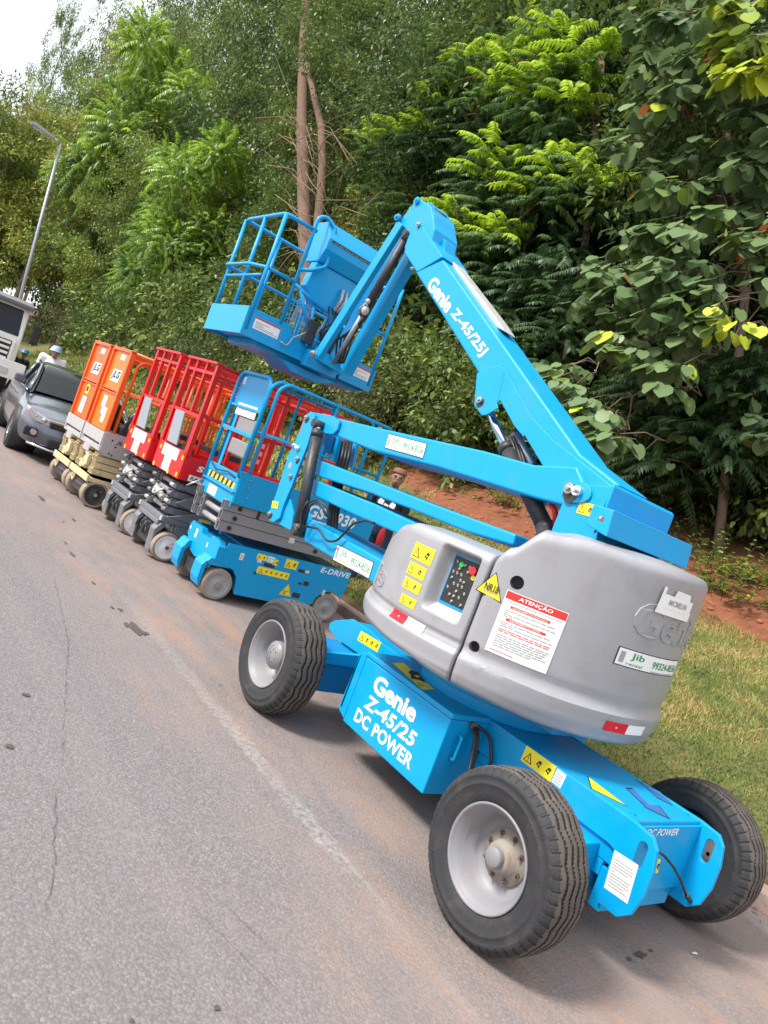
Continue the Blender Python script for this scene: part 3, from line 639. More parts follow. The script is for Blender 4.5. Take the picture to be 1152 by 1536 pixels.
def cut(o, cutters):
    dg = bpy.context.evaluated_depsgraph_get(); o.parent = None; o.location = TC
    for c_ in cutters:
        c_.location = TC; md = o.modifiers.new('b', 'BOOLEAN'); md.object = c_; md.solver = 'EXACT'
    dg.update(); me = bpy.data.meshes.new_from_object(o.evaluated_get(dg)); o.modifiers.clear(); o.data = me; o.location = (0, 0, 0); o.parent = BL
    for c_ in cutters: bpy.data.objects.remove(c_)
    me.polygons.foreach_set('use_smooth', [True]*len(me.polygons))
    md = o.modifiers.new('e', 'EDGE_SPLIT'); md.split_angle = R(38)
def wedge(p0, p1, z0, z1, r0, r1, rc=.02):
    """box following the drum, rounded corners in the (angle, height) plane, tapering inwards"""
    b = MB(); n = 0; pts = []
    w_ = R(p1-p0)*.87; h_ = z1-z0; ol = fillet([(0, 0, 0), (w_, 0, 0), (w_, h_, 0), (0, h_, 0)], rc, 5, True); cx, cz = w_/2, h_/2; vs = []
    for k in range(2):
        r = (r1, r0)[k]; s_ = (1.0, .80)[k]
        for q in ol:
            x = cx+(q.x-cx)*(1 if k == 0 else (w_-.05)/w_); z = cz+(q.y-cz)*(1 if k == 0 else (h_-.05)/h_); vs.append(cpoint(p0+math.degrees(x/.87), r, z0+z))
    n = len(ol); b.add(vs, [tuple(range(n)), tuple(range(n, 2*n))[::-1]]+[(k, (k+1) % n, n+(k+1) % n, n+k) for k in range(n)])
    return b.build('c', 'blue')
cf = cover('front_cover', -46, 25.6, top_front, 1, .05, .012, True)
cr2 = cover('rear_cover', 26.4, 140, top_rear, 1, .012, .05)
def hole(p, z, r): b = MB(); b.cyl(cpoint(p, .80, z), cpoint(p, .95, z), r, n=32); return b.build('c', 'blue')
cut(cr2, [hole(35.1, 1.385, .033), hole(29.9, 1.03, .027)])
cover('front_cover', -46, 25.6, top_front, -1, .05, .012); cover('rear_cover', 26.4, 88, top_rear, -1, .012, .05)
for p_, z_, r_ in ((35.1, 1.385, .031), (29.9, 1.03, .026)): b = MB(); b.cyl(cpoint(p_, .802, z_), cpoint(p_, .806, z_), r_); b.build('dark_hole_floor', 'black', BL)  # black disc darkening the floor of each round hole cut in the cover
def cmap(p0, z0, lift=.0012):                # sticker coordinates (metres along the drum, up) -> point just proud of the cover
    def f(x, y, k):
        z = z0+y; r = wall_r(z)+lift*k+.0012; return Vector(cpoint(p0+math.degrees(x/.87), r, z))
    return f
def cdecal(pA, z0, w_, h_, kind, name='warning_sticker', seed=1, parent=None): return decal(parent or BL, cmap(pA, z0), w_, h_, kind, name, seed, nx=6)
# ground control panel in its recess
b = MB(); put_rect(b, lambda x, y, k: Vector(cpoint(9.6+x*11.4, .799, 1.143+y*.255)), 0, 0, 1, 1, 0, 0, 5); cpn = b.build('control_panel', 'blue', BL, fixn=False)
b = MB(); mpn = lambda x, y, k: Vector(cpoint(10.1+x*10.5, .801+k*.001, 1.156+y*.235)); put_rect(b, mpn, 0, 0, 1, 1, 0, 0, 4); cp = b.build('control_plate', ['panel_black'], BL, fixn=False)
rr = random.Random(4)
for j in range(8):
    for i in range(5):
        if rr.random() < .25: continue
        b = MB()
        c_ = mpn(.14+i*.18+rr.uniform(-.03, .03), .08+j*.115, 0); n_ = Vector((TC.x, TC.y, c_.z)); d = (c_-n_).normalized(); e_ = c_+d*.010+Vector((0, 0, rr.choice([-.007, .007])))
        b.cyl(c_, c_+d*.004, .0062, n=8); b.cyl(c_, e_, .0025, .0035, n=6)
        b.build('switch', 'knob', BL)
b = MB(); c_ = mpn(.36, .86, 0); d = (c_-Vector((TC.x, TC.y, c_.z))).normalized(); b.cyl(c_, c_+d*.01, .013); b.build('indicator', 'knob_green', BL)
b = MB(); c_ = mpn(.88, .84, 0); b.cyl(c_, c_+d*.012, .012); b.cyl(c_+d*.012, c_+d*.024, .019); b.build('stop_button', 'knob_red', BL)
b = MB(); c_ = mpn(.93, .70, 0); b.cyl(c_, c_+d*.006, .013); b.build('stop_collar', 'yellow', BL)
# recess sill label
b = MB(); ms_ = lambda x, y, k: Vector(cpoint(9.4+x*12, .866-y*.056+k*.001, 1.094+y*.036)); put_rect(b, ms_, 0, 0, 1, 1, 0, 1, 4); put_lines(b, ms_, .1, .2, .8, .6, 3, 1); b.build('sill_label', ['label_white', 'ink_grey'], BL, fixn=False)
# yellow stickers down the front cover, placed from their measured corners
def cpx(px_tl, px_br, kind, name, seed):
    pA, zA = cyl(*px_tl); pB, zB = cyl(*px_br); w_ = R(pB-pA)*.87; return cdecal(pA, zB, w_, zA-zB, kind, name, seed)
cpx((625, 812), (645, 850), 'warn', 'warning_sticker', 11); cpx((616, 841), (634, 872), 'warn', 'warning_sticker', 12); cpx((609, 864), (627, 893), 'warn', 'warning_sticker', 13); cpx((604, 889), (620, 915), 'warn', 'warning_sticker', 14)
pA, zA = cyl(589, 915); pB, zB = cyl(634, 948); cdecal(pA, cyl(611, 932)[1]-.024, R(pB-pA)*.87, .048, 'reflector', 'reflector')
pA, zA = cyl(901, 1093); pB, zB = cyl(953, 1115); cdecal(pA, .875, R(pB-pA)*.87*1.0, .050, 'reflector', 'reflector')
# NR18 triangle
b = MB(); c3 = [cyl(713, 884), cyl(752, 905), cyl(745, 858)]; p0_, z0_ = c3[0]; mpc = cmap(p0_, z0_); t3 = [(R(p-p0_)*.87, z-z0_) for p, z in c3]; g3 = (sum(x for x, y in t3)/3, sum(y for x, y in t3)/3)
put_poly(b, mpc, t3, IN, 1); put_poly(b, mpc, [(g3[0]+(x-g3[0])*.9, g3[1]+(y-g3[1])*.9) for x, y in t3], YE, 1.8); Wt = t3[1][0]
put_text(b, mpc, 'NR18', Wt*.27, g3[1]-.014, Wt*.50, .036, IN, 4.2, .02); put_rect(b, mpc, Wt*.26, .014, Wt*.5, .003, GY, 2.6); put_rect(b, mpc, Wt*.32, .022, Wt*.4, .003, GY, 2.6)
mpc2 = None; b.build('warning_sticker', DM, BL, fixn=False)
# large notice
b = MB(); mpc = cmap(33.2, 1.04); W_ = R(19.8)*.87; H_ = .30
put_rect(b, mpc, 0, 0, W_, H_, WH, 1, 8); put_rect(b, mpc, W_*.012, H_*.87, W_*.976, H_*.12, RE, 1.6, 8); put_text(b, mpc, 'ATENÇÃO', W_*.22, H_*.89, W_*.54, H_*.085, LW, 2.6, .02)
put_text(b, mpc, 'É DE RESPONSABILIDADE DO CONTRATANTE', W_*.06, H_*.825, W_*.88, H_*.026, IN, 2.4)
put_rect(b, mpc, W_*.14, H_*.745, W_*.64, H_*.04, RE, 1.6, 5); put_text(b, mpc, 'EQUIPAMENTO ELÉTRICO', W_*.18, H_*.752, W_*.56, H_*.025, LW, 2.4, .01)
put_lines(b, mpc, W_*.08, H_*.60, W_*.85, H_*.125, 4, GY, 2, 21); put_rect(b, mpc, W_*.14, H_*.545, W_*.64, H_*.04, RE, 1.6, 5); put_text(b, mpc, 'EQUIPAMENTO DIESEL', W_*.2, H_*.552, W_*.5, H_*.025, LW, 2.4, .01)
put_lines(b, mpc, W_*.08, H_*.44, W_*.85, H_*.09, 3, GY, 2, 22); put_lines(b, mpc, W_*.08, H_*.36, W_*.85, H_*.06, 2, RE, 2, 23); put_lines(b, mpc, W_*.08, H_*.12, W_*.85, H_*.21, 6, GY, 2, 24); put_lines(b, mpc, W_*.06, H_*.045, W_*.4, H_*.03, 1, RE, 2, 25)
b.build('notice_sign', DM, BL, fixn=False)
cdecal(72.3, 1.19, R(37)*.87, .088, 'rental', 'rental_sticker')
# embossed brand on the rear cover and on the front one
def emboss(p0, z0, w_, h_, s_):
    vs, fs, asp = text2d(s_, .03, 0, .95); mpc = cmap(p0, z0); b = MB()
    b.add([mpc(x*w_, y*h_, 3.6) for x, y in vs], fs); n = len(vs); ed = {}
    for f in fs:
        for i in range(len(f)): k = (f[i], f[(i+1) % len(f)]); ed[k] = ed.get(k, 0)+1
    side = [k for k in ed if (k[1], k[0]) not in ed]
    b.add([mpc(x*w_, y*h_, 3.6) for x, y in vs]+[mpc((x-.5)*w_*1.01+w_*.5, (y-.5)*h_*1.03+h_*.5, -2) for x, y in vs], [(i, j, n+j, n+i) for i, j in side]); return b
emboss(cyl(943, 948)[0], cyl(943, 948)[1], R(43)*.87, cyl(962, 898)[1]-cyl(943, 948)[1], 'Genie').build('embossed_lettering', 'cover_grey', BL)
emboss(-31, 1.06, .20, .12, 'ie').build('embossed_lettering', 'cover_grey', BL)
# taped paper note
b = MB(); pN, zN = cyl(981, 917); pN2, zN2 = cyl(1027, 930); Wn = R(pN2-pN)*.87; Hn = cyl(986, 880)[1]-zN; mpc = cmap(pN, zN)
put_rect(b, mpc, -.004, 0, Wn*1.08, Hn*.38, 1, 7, 6); put_rect(b, mpc, 0, Hn*.3, Wn, Hn*.55, 0, 8, 5); put_poly(b, mpc, [(-.004, Hn*.2), (.018, Hn*.2), (.02, Hn*1.1), (.0, Hn*1.15)], 1, 9)
put_poly(b, mpc, [(Wn*.3, Hn*.8), (Wn*.85, Hn*.8), (Wn*.8, Hn*1.12), (Wn*.35, Hn*1.14)], 1, 9); put_text(b, mpc, 'MCMELIN', Wn*.24, Hn*.45, Wn*.55, Hn*.24, 2, 10, .01); b.build('taped_note', ['label_white', 'tape', 'ink_grey'], BL, fixn=False)
# --- lower booms, link plates, riser. Outlines measured on the plane of each plate, built at their real width
def plate(name, px, Xp, th, mat_='blue', bevel=.004, parent=None, ret=False):
    pl = [at(u, v, 'X', Xp) for u, v in px]; b = MB(); b.prism([(q.y, q.z) for q in pl], 'X', Xp, Xp+th)
    return b.build(name, mat_, parent or BL, bevel)
XB = 3.10
plate('upper_beam', [(507, 627), (560, 640), (725, 676), (800, 697), (865, 700), (880, 735), (862, 752), (842, 757), (803, 747), (651, 699), (560, 676), (499, 652)], XB+.02, .42, bevel=.012)
plate('middle_beam', [(474, 688), (560, 721), (650, 756), (773, 801), (769, 818), (700, 798), (612, 762), (580, 750), (559, 741), (469, 712)], XB+.03, .40, bevel=.012)
plate('lower_beam', [(469, 718), (560, 755), (592, 770), (621, 783), (621, 812), (586, 796), (530, 772), (466, 741)], XB+.03, .40, bevel=.012)
plate('base_beam', [(466, 780), (569, 838), (640, 868), (640, 906), (558, 874), (500, 838), (447, 806)], XB+.0, .46, bevel=.012)
def cutout_plate(Xp): pass
outer = [(466, 617), (459, 622), (448, 650), (432, 684), (414, 740), (402, 772), (403, 781), (410, 783), (419, 777), (424, 760), (437, 730), (448, 700), (460, 670), (470, 636), (472, 622)]
plate('link_plate', outer, XB-.035, .025); plate('link_plate', outer, XB+.47, .025)
plate('boom_bracket', [(468, 618), (500, 624), (509, 632), (505, 645), (499, 651), (487, 650), (478, 640), (465, 640)], XB-.008, .02)
plate('lower_bracket', [(434, 745), (440, 770), (436, 796), (425, 790), (414, 783), (420, 765)], XB-.008, .02)
plate('lower_bracket', [(447, 805), (466, 780), (462, 760), (452, 770), (441, 800)], XB-.004, .02)
def bolt(u, v, Xp, r=.018, mat_='steel', th=.02): q = at(u, v, 'X', Xp); b = MB(); b.cyl(q, q+Vector((-th, 0, 0)), r, n=16); b.cyl(q+Vector((-th, 0, 0)), q+Vector((-th*1.5, 0, 0)), r*.5, n=6); return b.build('pivot_pin', mat_, BL, .002)
for u, v in ((461, 627), (447, 689), (437, 715), (406, 771)): bolt(u, v, XB-.035, .022)
q = at(435, 698, 'X', XB-.036); b = MB(); b.cyl(q, q+Vector((.001, 0, 0)), .028); b.build('weep_hole', 'ink_grey', BL)
quad_decal([(409, 751), (418, 753), (416, 763), (407, 761)], X=XB-.036, seed=3)
quad_decal([(583, 649), (641, 665), (634, 687), (577, 672)], X=XB+.018, kind='rental', name='rental_sticker'); quad_decal([(506, 816), (561, 843), (553, 869), (499, 840)], X=XB-.002, kind='rental', name='rental_sticker')
def cylinder(name, uv0, uv1, Xp, r, mats=('motor_black', 'chrome'), rod=.0, hang=None):
    a_ = at(*uv0, 'X', Xp); c_ = at(*uv1, 'X', Xp); b = MB(); m0 = a_+(c_-a_)*rod
    b.cyl(m0, c_, r, n=24); b.cyl(m0, m0+(c_-m0).normalized()*.05, r*1.12, n=24); b.cyl(c_-(c_-m0).normalized()*.06, c_, r*1.12, n=24)
    o = b.build(name, mats[0], BL)
    if rod > 0: b = MB(); b.cyl(a_, m0, r*.55, n=20); b.build('rod', mats[1], o)
    b = MB()
    for e_ in (a_, c_): b.cyl(e_-Vector((r*1.2, 0, 0)), e_+Vector((r*1.2, 0, 0)), r*.8, n=20)
    b.build('clevis', mats[0], o); return o
cylinder('secondary_cylinder', (478, 637), (447, 798), XB-.045, .045, rod=.06)
# hoses behind the link plates
def hose(px, r=.012, name='hydraulic_hose'):
    b = MB(); b.tube(fillet([at(u, v, 'X', X_) for u, v, X_ in px], .12), r, 8); return b.build(name, 'hose', BL)
for k in range(4):
    hose([(512+k*5, 662, 3.35+.02*k), (507+k*5, 690, 3.35), (500+k*4, 726, 3.35), (494+k*4, 770, 3.33), (490+k*4, 812, 3.30)], .016)
hose([(452, 785, 3.02), (458, 757, 2.99), (475, 748, 2.98), (492, 762, 3.02), (497, 790, 3.08)], .008); hose([(455, 790, 3.02), (466, 755, 2.97), (480, 752, 2.98), (490, 775, 3.0)], .008)
hose([(456, 789, 3.02), (478, 793, 3.03), (490, 812, 3.05), (505, 812, 3.06), (530, 785, 3.07), (550, 780, 3.08), (562, 785, 3.1)], .009); hose([(452, 795, 3.0), (450, 770, 2.98), (462, 752, 2.98)], .007)
b = MB(); q0 = at(487, 640, 'X', 3.2); q1 = at(480, 672, 'X', 3.2); b.prism([(q0.y+.02, q0.z), (q0.y-.07, q0.z-.03), (q1.y-.06, q1.z-.02), (q1.y+.04, q1.z)], 'X', 3.2, 3.28); b.build('inner_link', 'blue_dark', BL, .004)
plate('inner_post', [(499, 653), (508, 656), (500, 692), (491, 689)], 3.30, .04, 'blue'); plate('inner_post', [(526, 661), (535, 664), (527, 702), (518, 698)], 3.45, .03, 'blue')
b = MB(); q = at(444, 671, 'X', XB-.04); b.tube(fillet([q+Vector((-.01, .06, .0)), q+Vector((-.02, .02, .02)), q+Vector((-.01, -.03, .01))], .02), .008, 6); b.sph(q+Vector((-.012, -.04, .0)), .022, (1, 1.1, .9)); b.build('white_tie', 'tape', BL)
# riser at the turntable end
plate('riser', [(860, 722), (880, 727), (918, 729), (896, 803), (890, 832), (822, 812), (827, 795), (842, 757)], 3.05, .58, bevel=.006)
b = MB(); yE = 2.30; p0 = at(918, 729, 'Y', yE); b.prism([(yE, 2.0), (yE-.02, 1.985), (yE-.02, 1.74), (yE, 1.72)], 'X', 3.05, 3.63); b.build('riser_end_plate', 'blue', BL, .004)
b = MB(); yE = 2.16; b.prism([(2.285, 1.865), (yE, 1.865), (yE, 1.855), (yE-.015, 1.735), (yE, 1.735), (2.285, 1.76)], 'X', 2.95, 3.71); b.build('bumper_channel', 'blue', BL, .005)
b = MB(); q = at(900, 778, 'Y', 2.15); b.cyl(q, q+Vector((0, -.015, 0)), .014); b.build('bolt', 'steel', BL)
bolt(858, 735, 3.05, .030, th=.035); bolt(871, 739, 3.05, .028, 'chrome', .045)
b = MB(); q = at(865, 738, 'X', 3.05); b.prism([(q.y+.09*math.cos(a)*1.15, q.z+.06*math.sin(a)) for a in [2*math.pi*k/16 for k in range(16)]], 'X', 3.035, 3.05); b.build('pin_retainer', 'blue', BL, .003)
quad_decal([(870, 751), (894, 758), (887, 775), (864, 769)], X=3.048, seed=4)
mat('grease', (.035, .03, .028), .35, var=.3)
for u, v, X_, r_ in ((461, 627, 3.064, .034), (406, 771, 3.064, .034), (858, 735, 3.034, .05), (721, 601, 3.177, .034), (447, 689, 3.064, .03)):
    q = at(u, v, 'X', X_); b = MB(); b.prism([(q.y+r_*(1+.25*mnoise.noise(Vector((math.cos(a)*2, math.sin(a)*2, u))))*math.cos(a), q.z-r_*.25+r_*(1.15 if math.sin(a) < 0 else .9)*math.sin(a)) for a in [2*math.pi*k/22 for k in range(22)]], 'X', X_-.0006, X_); b.build('grease_smear', 'grease', BL)
# --- primary boom
XP = 3.19; WP = .28
plate('primary_boom', [(623, 408), (664, 389), (870, 681), (930, 728), (880, 742), (826, 700), (716, 557)], XP, WP, bevel=.012)
plate('boom_side_plate', [(748, 548), (757, 553), (745, 605), (747, 612), (730, 622), (722, 623), (711, 607), (715, 560), (728, 552)], XP-.012, .010); plate('boom_side_plate', [(748, 548), (757, 553), (745, 605), (747, 612), (730, 622), (722, 623), (711, 607), (715, 560)], XP+WP+.002, .010)
plate('boom_side_plate', [(757, 553), (803, 635), (785, 655), (772, 640), (750, 600), (746, 604), (750, 560)], XP-.008, .006); bolt(721, 601, XP-.012, .022)
plate('rear_lug', [(785, 650), (800, 628), (830, 660), (926, 735), (918, 750), (860, 735), (816, 702)], XP-.014, .012)
plate('rear_lug', [(785, 650), (800, 628), (830, 660), (926, 735), (918, 750), (860, 735), (816, 702)], XP+WP+.002, .012)
cylinder('lift_cylinder', (728, 606), (822, 800), 3.27, .05, rod=.36)
b = MB(); p0 = at(772, 652, 'X', 3.33); p1 = at(800, 700, 'X', 3.33); b.cyl(p0, p1, .032); b.cyl(at(765, 658, 'X', 3.36), at(812, 760, 'X', 3.36), .03); b.build('master_cylinder', 'steel', BL)
for k in range(3): hose([(765+5*k, 655, 3.25+.04*k), (775+4*k, 682, 3.28), (790+4*k, 735, 3.28), (805+5*k, 790, 3.28)], .011)
hose([(826, 757, 3.22), (833, 765, 3.22), (833, 790, 3.25)], .016).data.materials[0] = M['red']
mp_o = at(646, 426, 'X', XP-.001); mp_d = (at(735, 560, 'X', XP-.001)-mp_o)
U = Vector((0, mp_d.y, mp_d.z)).normalized(); V = Vector((0, -U.z, U.y)); V = V if V.z > 0 else -V
# lettering along the boom
q0 = at(638, 432, 'X', XP-.001); q1 = at(718, 543, 'X', XP-.001); q2 = at(657, 413, 'X', XP-.001)
U = (q1-q0).normalized(); V = (q2-q0)-U*(q2-q0).dot(U); hh = V.length; Lm = (q1-q0).length; mp = plane_map(q0, U, V.normalized(), -.0012)
nn = U.cross(V.normalized()); mp = plane_map(q0, U, V.normalized(), .0012 if nn.x < 0 else -.0012)
b = MB(); brand(b, mp, .0, hh*.08, Lm*.40, hh*.80, 0); put_text(b, mp, 'Z-45/25J', Lm*.44, hh*.12, Lm*.56, hh*.68, 0, 1, .03, .1); b.build('lettering', ['letter_white'], BL, fixn=False)
# cable tray on top of the boom
plate('cable_tray', [(668, 392), (680, 393), (745, 478), (757, 497), (744, 491), (700, 437)], 3.30, .12, 'galv', .006)
hose([(742, 480, 3.36), (752, 490, 3.36), (757, 500, 3.36), (749, 492, 3.36)], .010); hose([(735, 474, 3.40), (756, 488, 3.40), (759, 502, 3.40)], .009)
q = quad_decal([(664, 390), (672, 392), (679, 404), (671, 401)], X=3.295, seed=5)
# --- boom tip and knuckle
plate('boom_tip', [(613, 360), (634, 340), (664, 385), (625, 408), (606, 378)], XP-.004, WP+.01, bevel=.006)
plate('knuckle', [(627, 296), (647, 311), (652, 343), (643, 378), (625, 392), (606, 372), (614, 350), (598, 333)], 3.20, .26, bevel=.008)
plate('knuckle_flange', [(652, 345), (668, 361), (665, 385), (648, 375)], 3.30, .12); plate('knuckle_flange', [(640, 300), (651, 320), (652, 345), (646, 330)], 3.21, .24)
bolt(627, 302, 3.20, .03, 'blue', .02); bolt(629, 338, 3.20, .02); bolt(599, 328, 3.19, .03, 'blue', .03); bolt(620, 404, 3.18, .012)
b = MB(); q = at(655, 328, 'X', 3.33); b.cyl(q-Vector((.06, 0, 0)), q+Vector((.06, 0, 0)), .06, n=24); b.cyl(q-Vector((.065, 0, 0)), q+Vector((.065, 0, 0)), .02); b.build('cable_sheave', 'black', BL)
# --- jib
def barpx(name, uv0, X0, uv1, X1, w_, h_, mat_='blue', parent=None, bev=.006):
    a_ = at(*uv0, 'X', X0); c_ = at(*uv1, 'X', X1); b = MB(); b.bar(a_, c_, w_, h_, up=(1, 0, 0)); return b.build(name, mat_, parent or BL, bev)
barpx('jib_tube', (603, 336), 3.20, (477, 535), 3.20, .105, .05); barpx('jib_tube', (622, 378), 3.40, (519, 557), 3.48, .13, .09)
barpx('jib_web', (606, 345), 3.34, (500, 540), 3.42, .16, .03, 'blue_dark')
cylinder('jib_cylinder', (612, 352), (545, 470), 3.22, .035, rod=.0)
b = MB(); b.cyl(at(545, 470, 'X', 3.22), at(500, 545, 'X', 3.3), .02); b.build('jib_rod', 'steel', BL)
b = MB(); q = at(548, 466, 'X', 3.2); b.sph(q, .035, (1, .8, 1.2)); q2 = at(552, 452, 'X', 3.18); b.sph(q2, .022); b.tube(fillet([q, q2, q2+Vector((-.02, .05, -.08))], .03), .009, 6); b.build('valve_block', 'galv', BL)
for k in range(5): hose([(560-k*4, 455+k*6, 3.25), (545-k*3, 480+k*5, 3.22+.02*k), (530-k*6, 492+k*4, 3.26), (525-k*5, 520, 3.3), (515-k*3, 545, 3.35)], .009)
# --- basket
YB, YK, X0b, X1b, ZB = 6.20, 7.06, 2.575, 4.04, 2.385
b = MB(); b.bx(X0b, X1b, YB, YK, ZB, ZB+.035); fl = b.build('basket_floor', 'blue', BL, .01)
b = MB(); b.bx(X0b+.22, X1b-.06, YB+.10, YK-.1, ZB-.07, ZB-.001)
b.prism([(X0b+.45, ZB-.07), (X0b+.62, ZB-.15), (X1b-.55, ZB-.15), (X1b-.30, ZB-.07)], 'Y', YB+.05, YB+.5); b.build('basket_underframe', 'blue', BL, .01)
b = MB(); zt = .225
for x0, x1, y0, y1, h_ in ((X0b, 3.02, YB-.008, YB+.004, zt), (3.66, X1b, YB-.008, YB+.004, .20), (X0b, X1b, YK-.004, YK+.008, .18)): b.bx(x0, x1, y0, y1, ZB-.03, ZB+h_)
b.bx(X0b-.008, X0b+.004, YB-.009, YK+.009, ZB-.03, ZB+zt); b.bx(X1b-.004, X1b+.008, YB-.009, YK+.009, ZB-.03, ZB+.18); tb = b.build('toe_board', 'blue', BL, .003)
for (x0, lab) in ((2.66, 1), (3.72, 2)): decal(BL, plane_map((x0, YB-.0085, ZB+.06), XH, ZH, .001), .27, .105, 'whitered', 'warning_sticker', lab)
ZT, ZM = 3.475, 2.98
def rails(name, paths, r=.018, mat_='blue', parent=BL):
    for p_ in paths: b = MB(); b.tube(fillet(p_, .07), r, 10); b.build(name, mat_, parent)
e_ = .03
rails('top_rail', [[(2.93, YB, ZT+.0), (X0b+e_, YB, ZT), (X0b+e_, YK, ZT), (X1b-e_, YK, ZT), (X1b-e_, YB, ZT-.06)]])
rails('mid_rail', [[(2.90, YB, ZM), (X0b+e_, YB, ZM), (X0b-.02, YB+.3, ZM+.02), (X0b-.02, YK, ZM+.02), (X1b-e_, YK, ZM), (X1b-e_, YB, ZM-.04), (3.72, YB, ZM-.05)], [(X0b+e_, YB+.05, ZM-.07), (X0b+e_, YK, ZM-.07)]], .016)
rails('post', [[(x, y_, ZB+.03), (x, y_, ZT-(.06 if x > 3.9 else 0))] for x, y_ in ((X0b+e_, YB), (X0b+e_, YK), (X1b-e_, YB), (X1b-e_, YK), (3.0, YK), (3.5, YK), (X0b+e_, YB+.42))])
rails('loop_rail', [[(2.90, YB-.0, ZB+.2), (2.90, YB, ZT+.12), (2.99, YB+.02, ZT+.17), (3.08, YB-.03, ZT+.10), (3.10, YB-.07, 3.22), (2.98, YB-.06, 3.13), (2.90, YB, 3.10)]], .018)
rails('brace', [[(2.95, YB-.02, 2.95), (3.18, YB-.04, 2.62)], [(3.14, YB, 2.98), (3.20, YB-.05, 2.50)], [(2.9, YB-.02, 2.96), (3.25, YB-.04, 2.86)]], .016)
b = MB()                                     # mesh panel in the lower front
for k in range(8): x = 2.92+k*.035; b.bx(x, x+.006, YB-.006, YB, 2.50, 2.88-k*.012)
for k in range(8): z = 2.52+k*.045; b.bx(2.91, 3.18, YB-.007, YB-.001, z, z+.006)
b.build('mesh_panel', 'blue', BL)
b = MB(); b.bx(2.92, 3.30, YB-.012, YB-.004, ZB-.03, ZB+.16); b.build('lower_panel', 'blue', BL, .003)
b = MB(); b.bar(at(470, 527, 'X', 3.28), at(512, 553, 'X', 3.55), .06, .10); b.bx(3.22, 3.58, YB-.10, YB-.012, ZB-.06, ZB+.10); b.prism([(3.24, 2.55), (3.33, 2.95), (3.40, 2.95), (3.42, 2.55)], 'Y', YB-.06, YB-.02); b.build('basket_mount', 'blue', BL, .006)
rails('basket_mount_strut', [[(3.26, YB-.06, 2.50), (3.30, YB-.06, 2.80)], [(3.38, YB-.06, 2.52), (3.30, YB-.06, 2.80)], [(3.24, YB-.06, 2.58), (3.40, YB-.06, 2.58)]], .014)
bolt(472, 531, 3.15, .03, 'steel', .03)
# control box and manual holder on the front rail
b = MB(); b.prism([(YB-.10, 3.36), (YB-.04, 3.24), (YB+.20, 3.24), (YB+.24, 3.62), (YB+.02, 3.62), (YB-.10, 3.46)], 'X', 3.02, 3.74); cb = b.build('control_box', 'blue', BL, .008)
b = MB(); mp = plane_map((3.06, YB-.102, 3.43), XH, ZH, .002); put_rect(b, mp, 0, 0, .62, .022, 0, 1); put_lines(b, mp, .02, .004, .58, .014, 1, 1, 2, 3); b.build('control_label', ['ink', 'ink_grey'], cb, fixn=False)
b = MB(); b.prism([(3.03, 3.24), (3.70, 3.24), (3.62, 2.93), (3.40, 2.86), (3.12, 2.88), (3.0, 3.0)], 'Y', YB-.02, YB+.10); b.build('console_skirt', 'blue', BL, .008)
b = MB()
for k in range(4): b.tube(fillet([(3.36+k*.05, YB-.05, 3.12-k*.01), (3.36+k*.05, YB-.08, 3.02), (3.34+k*.03, YB-.06, 2.90)], .04), .014, 8)
b.build('wiring_conduit', 'galv', BL)
b = MB(); b.cyl((3.42, YB-.07, 2.50), (3.42, YB-.07, 2.84), .055); b.bx(3.34, 3.52, YB-.11, YB-.03, 2.60, 2.68); b.build('platform_rotator', 'motor_black', BL, .006)
b = MB(); b.bx(3.14, 3.24, YB-.07, YB-.01, 2.52, 2.74); b.build('hose_bracket', 'motor_black', BL, .006)
b = MB(); rr = random.Random(9)
for k in range(9): x = 3.28+.035*k; b.tube(fillet([(x, YB-.05, 2.92), (x+rr.uniform(-.05, .05), YB-.12, 2.80), (x+rr.uniform(-.1, .1), YB-.13, 2.66), (3.40+rr.uniform(-.1, .1), YB-.08, 2.55)], .05), .009, 6)
b.build('hydraulic_hoses', 'hose', BL)
b = MB(); b.tube(fillet([(3.20, YB-.03, 2.72), (3.14, YB-.05, 2.6), (3.05, YB-.04, 2.52), (3.02, YB-.03, 2.42), (2.95, YB-.03, 2.44)], .06), .006, 6); b.build('lanyard_cable', 'galv', BL)
ORG['v'] = Vector((0, 0, 0))
# ================================================================== SCISSOR LIFTS (built in their own coordinates: x back from the front end, y across, z up)
def arm(b, x0, x1, y0, y1, z0, z1, t_=.008):         # hollow box section, open at both ends
    b.bx(x0, x1, y0, y1, z0, z0+t_); b.bx(x0, x1, y0, y1, z1-t_, z1); b.bx(x0, x1, y0, y0+t_, z0+t_, z1-t_); b.bx(x0, x1, y1-t_, y1, z0+t_, z1-t_)
def rail(parent, name, pts, r, m_, fr=.06):
    b = MB(); b.tube(fillet(pts, fr), r, 10); return b.build(name, m_, parent)
def small_wheel(parent, x, y, s, r, w_, tyre_m, disc_m, cap_m='steel', dish=.012, name='wheel'):
    """s = side of the machine (-1 near, +1 far); outer face at y"""
    b = MB(); b.lathe([(.004, r*.80), (0, r*.84), (0, r-.014), (.006, r-.004), (.014, r), (w_-.014, r), (w_-.004, r-.006), (w_, r-.02), (w_, r*.5), (w_, 0)], (x, y, r), (0, -s, 0), 48); t_ = b.build(name, tyre_m, parent)
    b = MB(); b.lathe([(.004, r*.81), (.001, r*.78), (.002, r*.74), (dish, r*.70), (dish, r*.30), (dish-.006, r*.26), (dish-.006, 0)], (x, y, r), (0, -s, 0), 48); d = b.build('rim', disc_m, t_)
    b = MB(); b.cyl((x, y-s*dish, r), (x, y-s*(dish-.022), r), r*.14, n=6, smooth=False); b.cyl((x+.05, y-s*dish, r+.05), (x+.05, y-s*(dish-.004), r+.05), .007, n=8); b.build('hub_nut', cap_m, t_); return t_
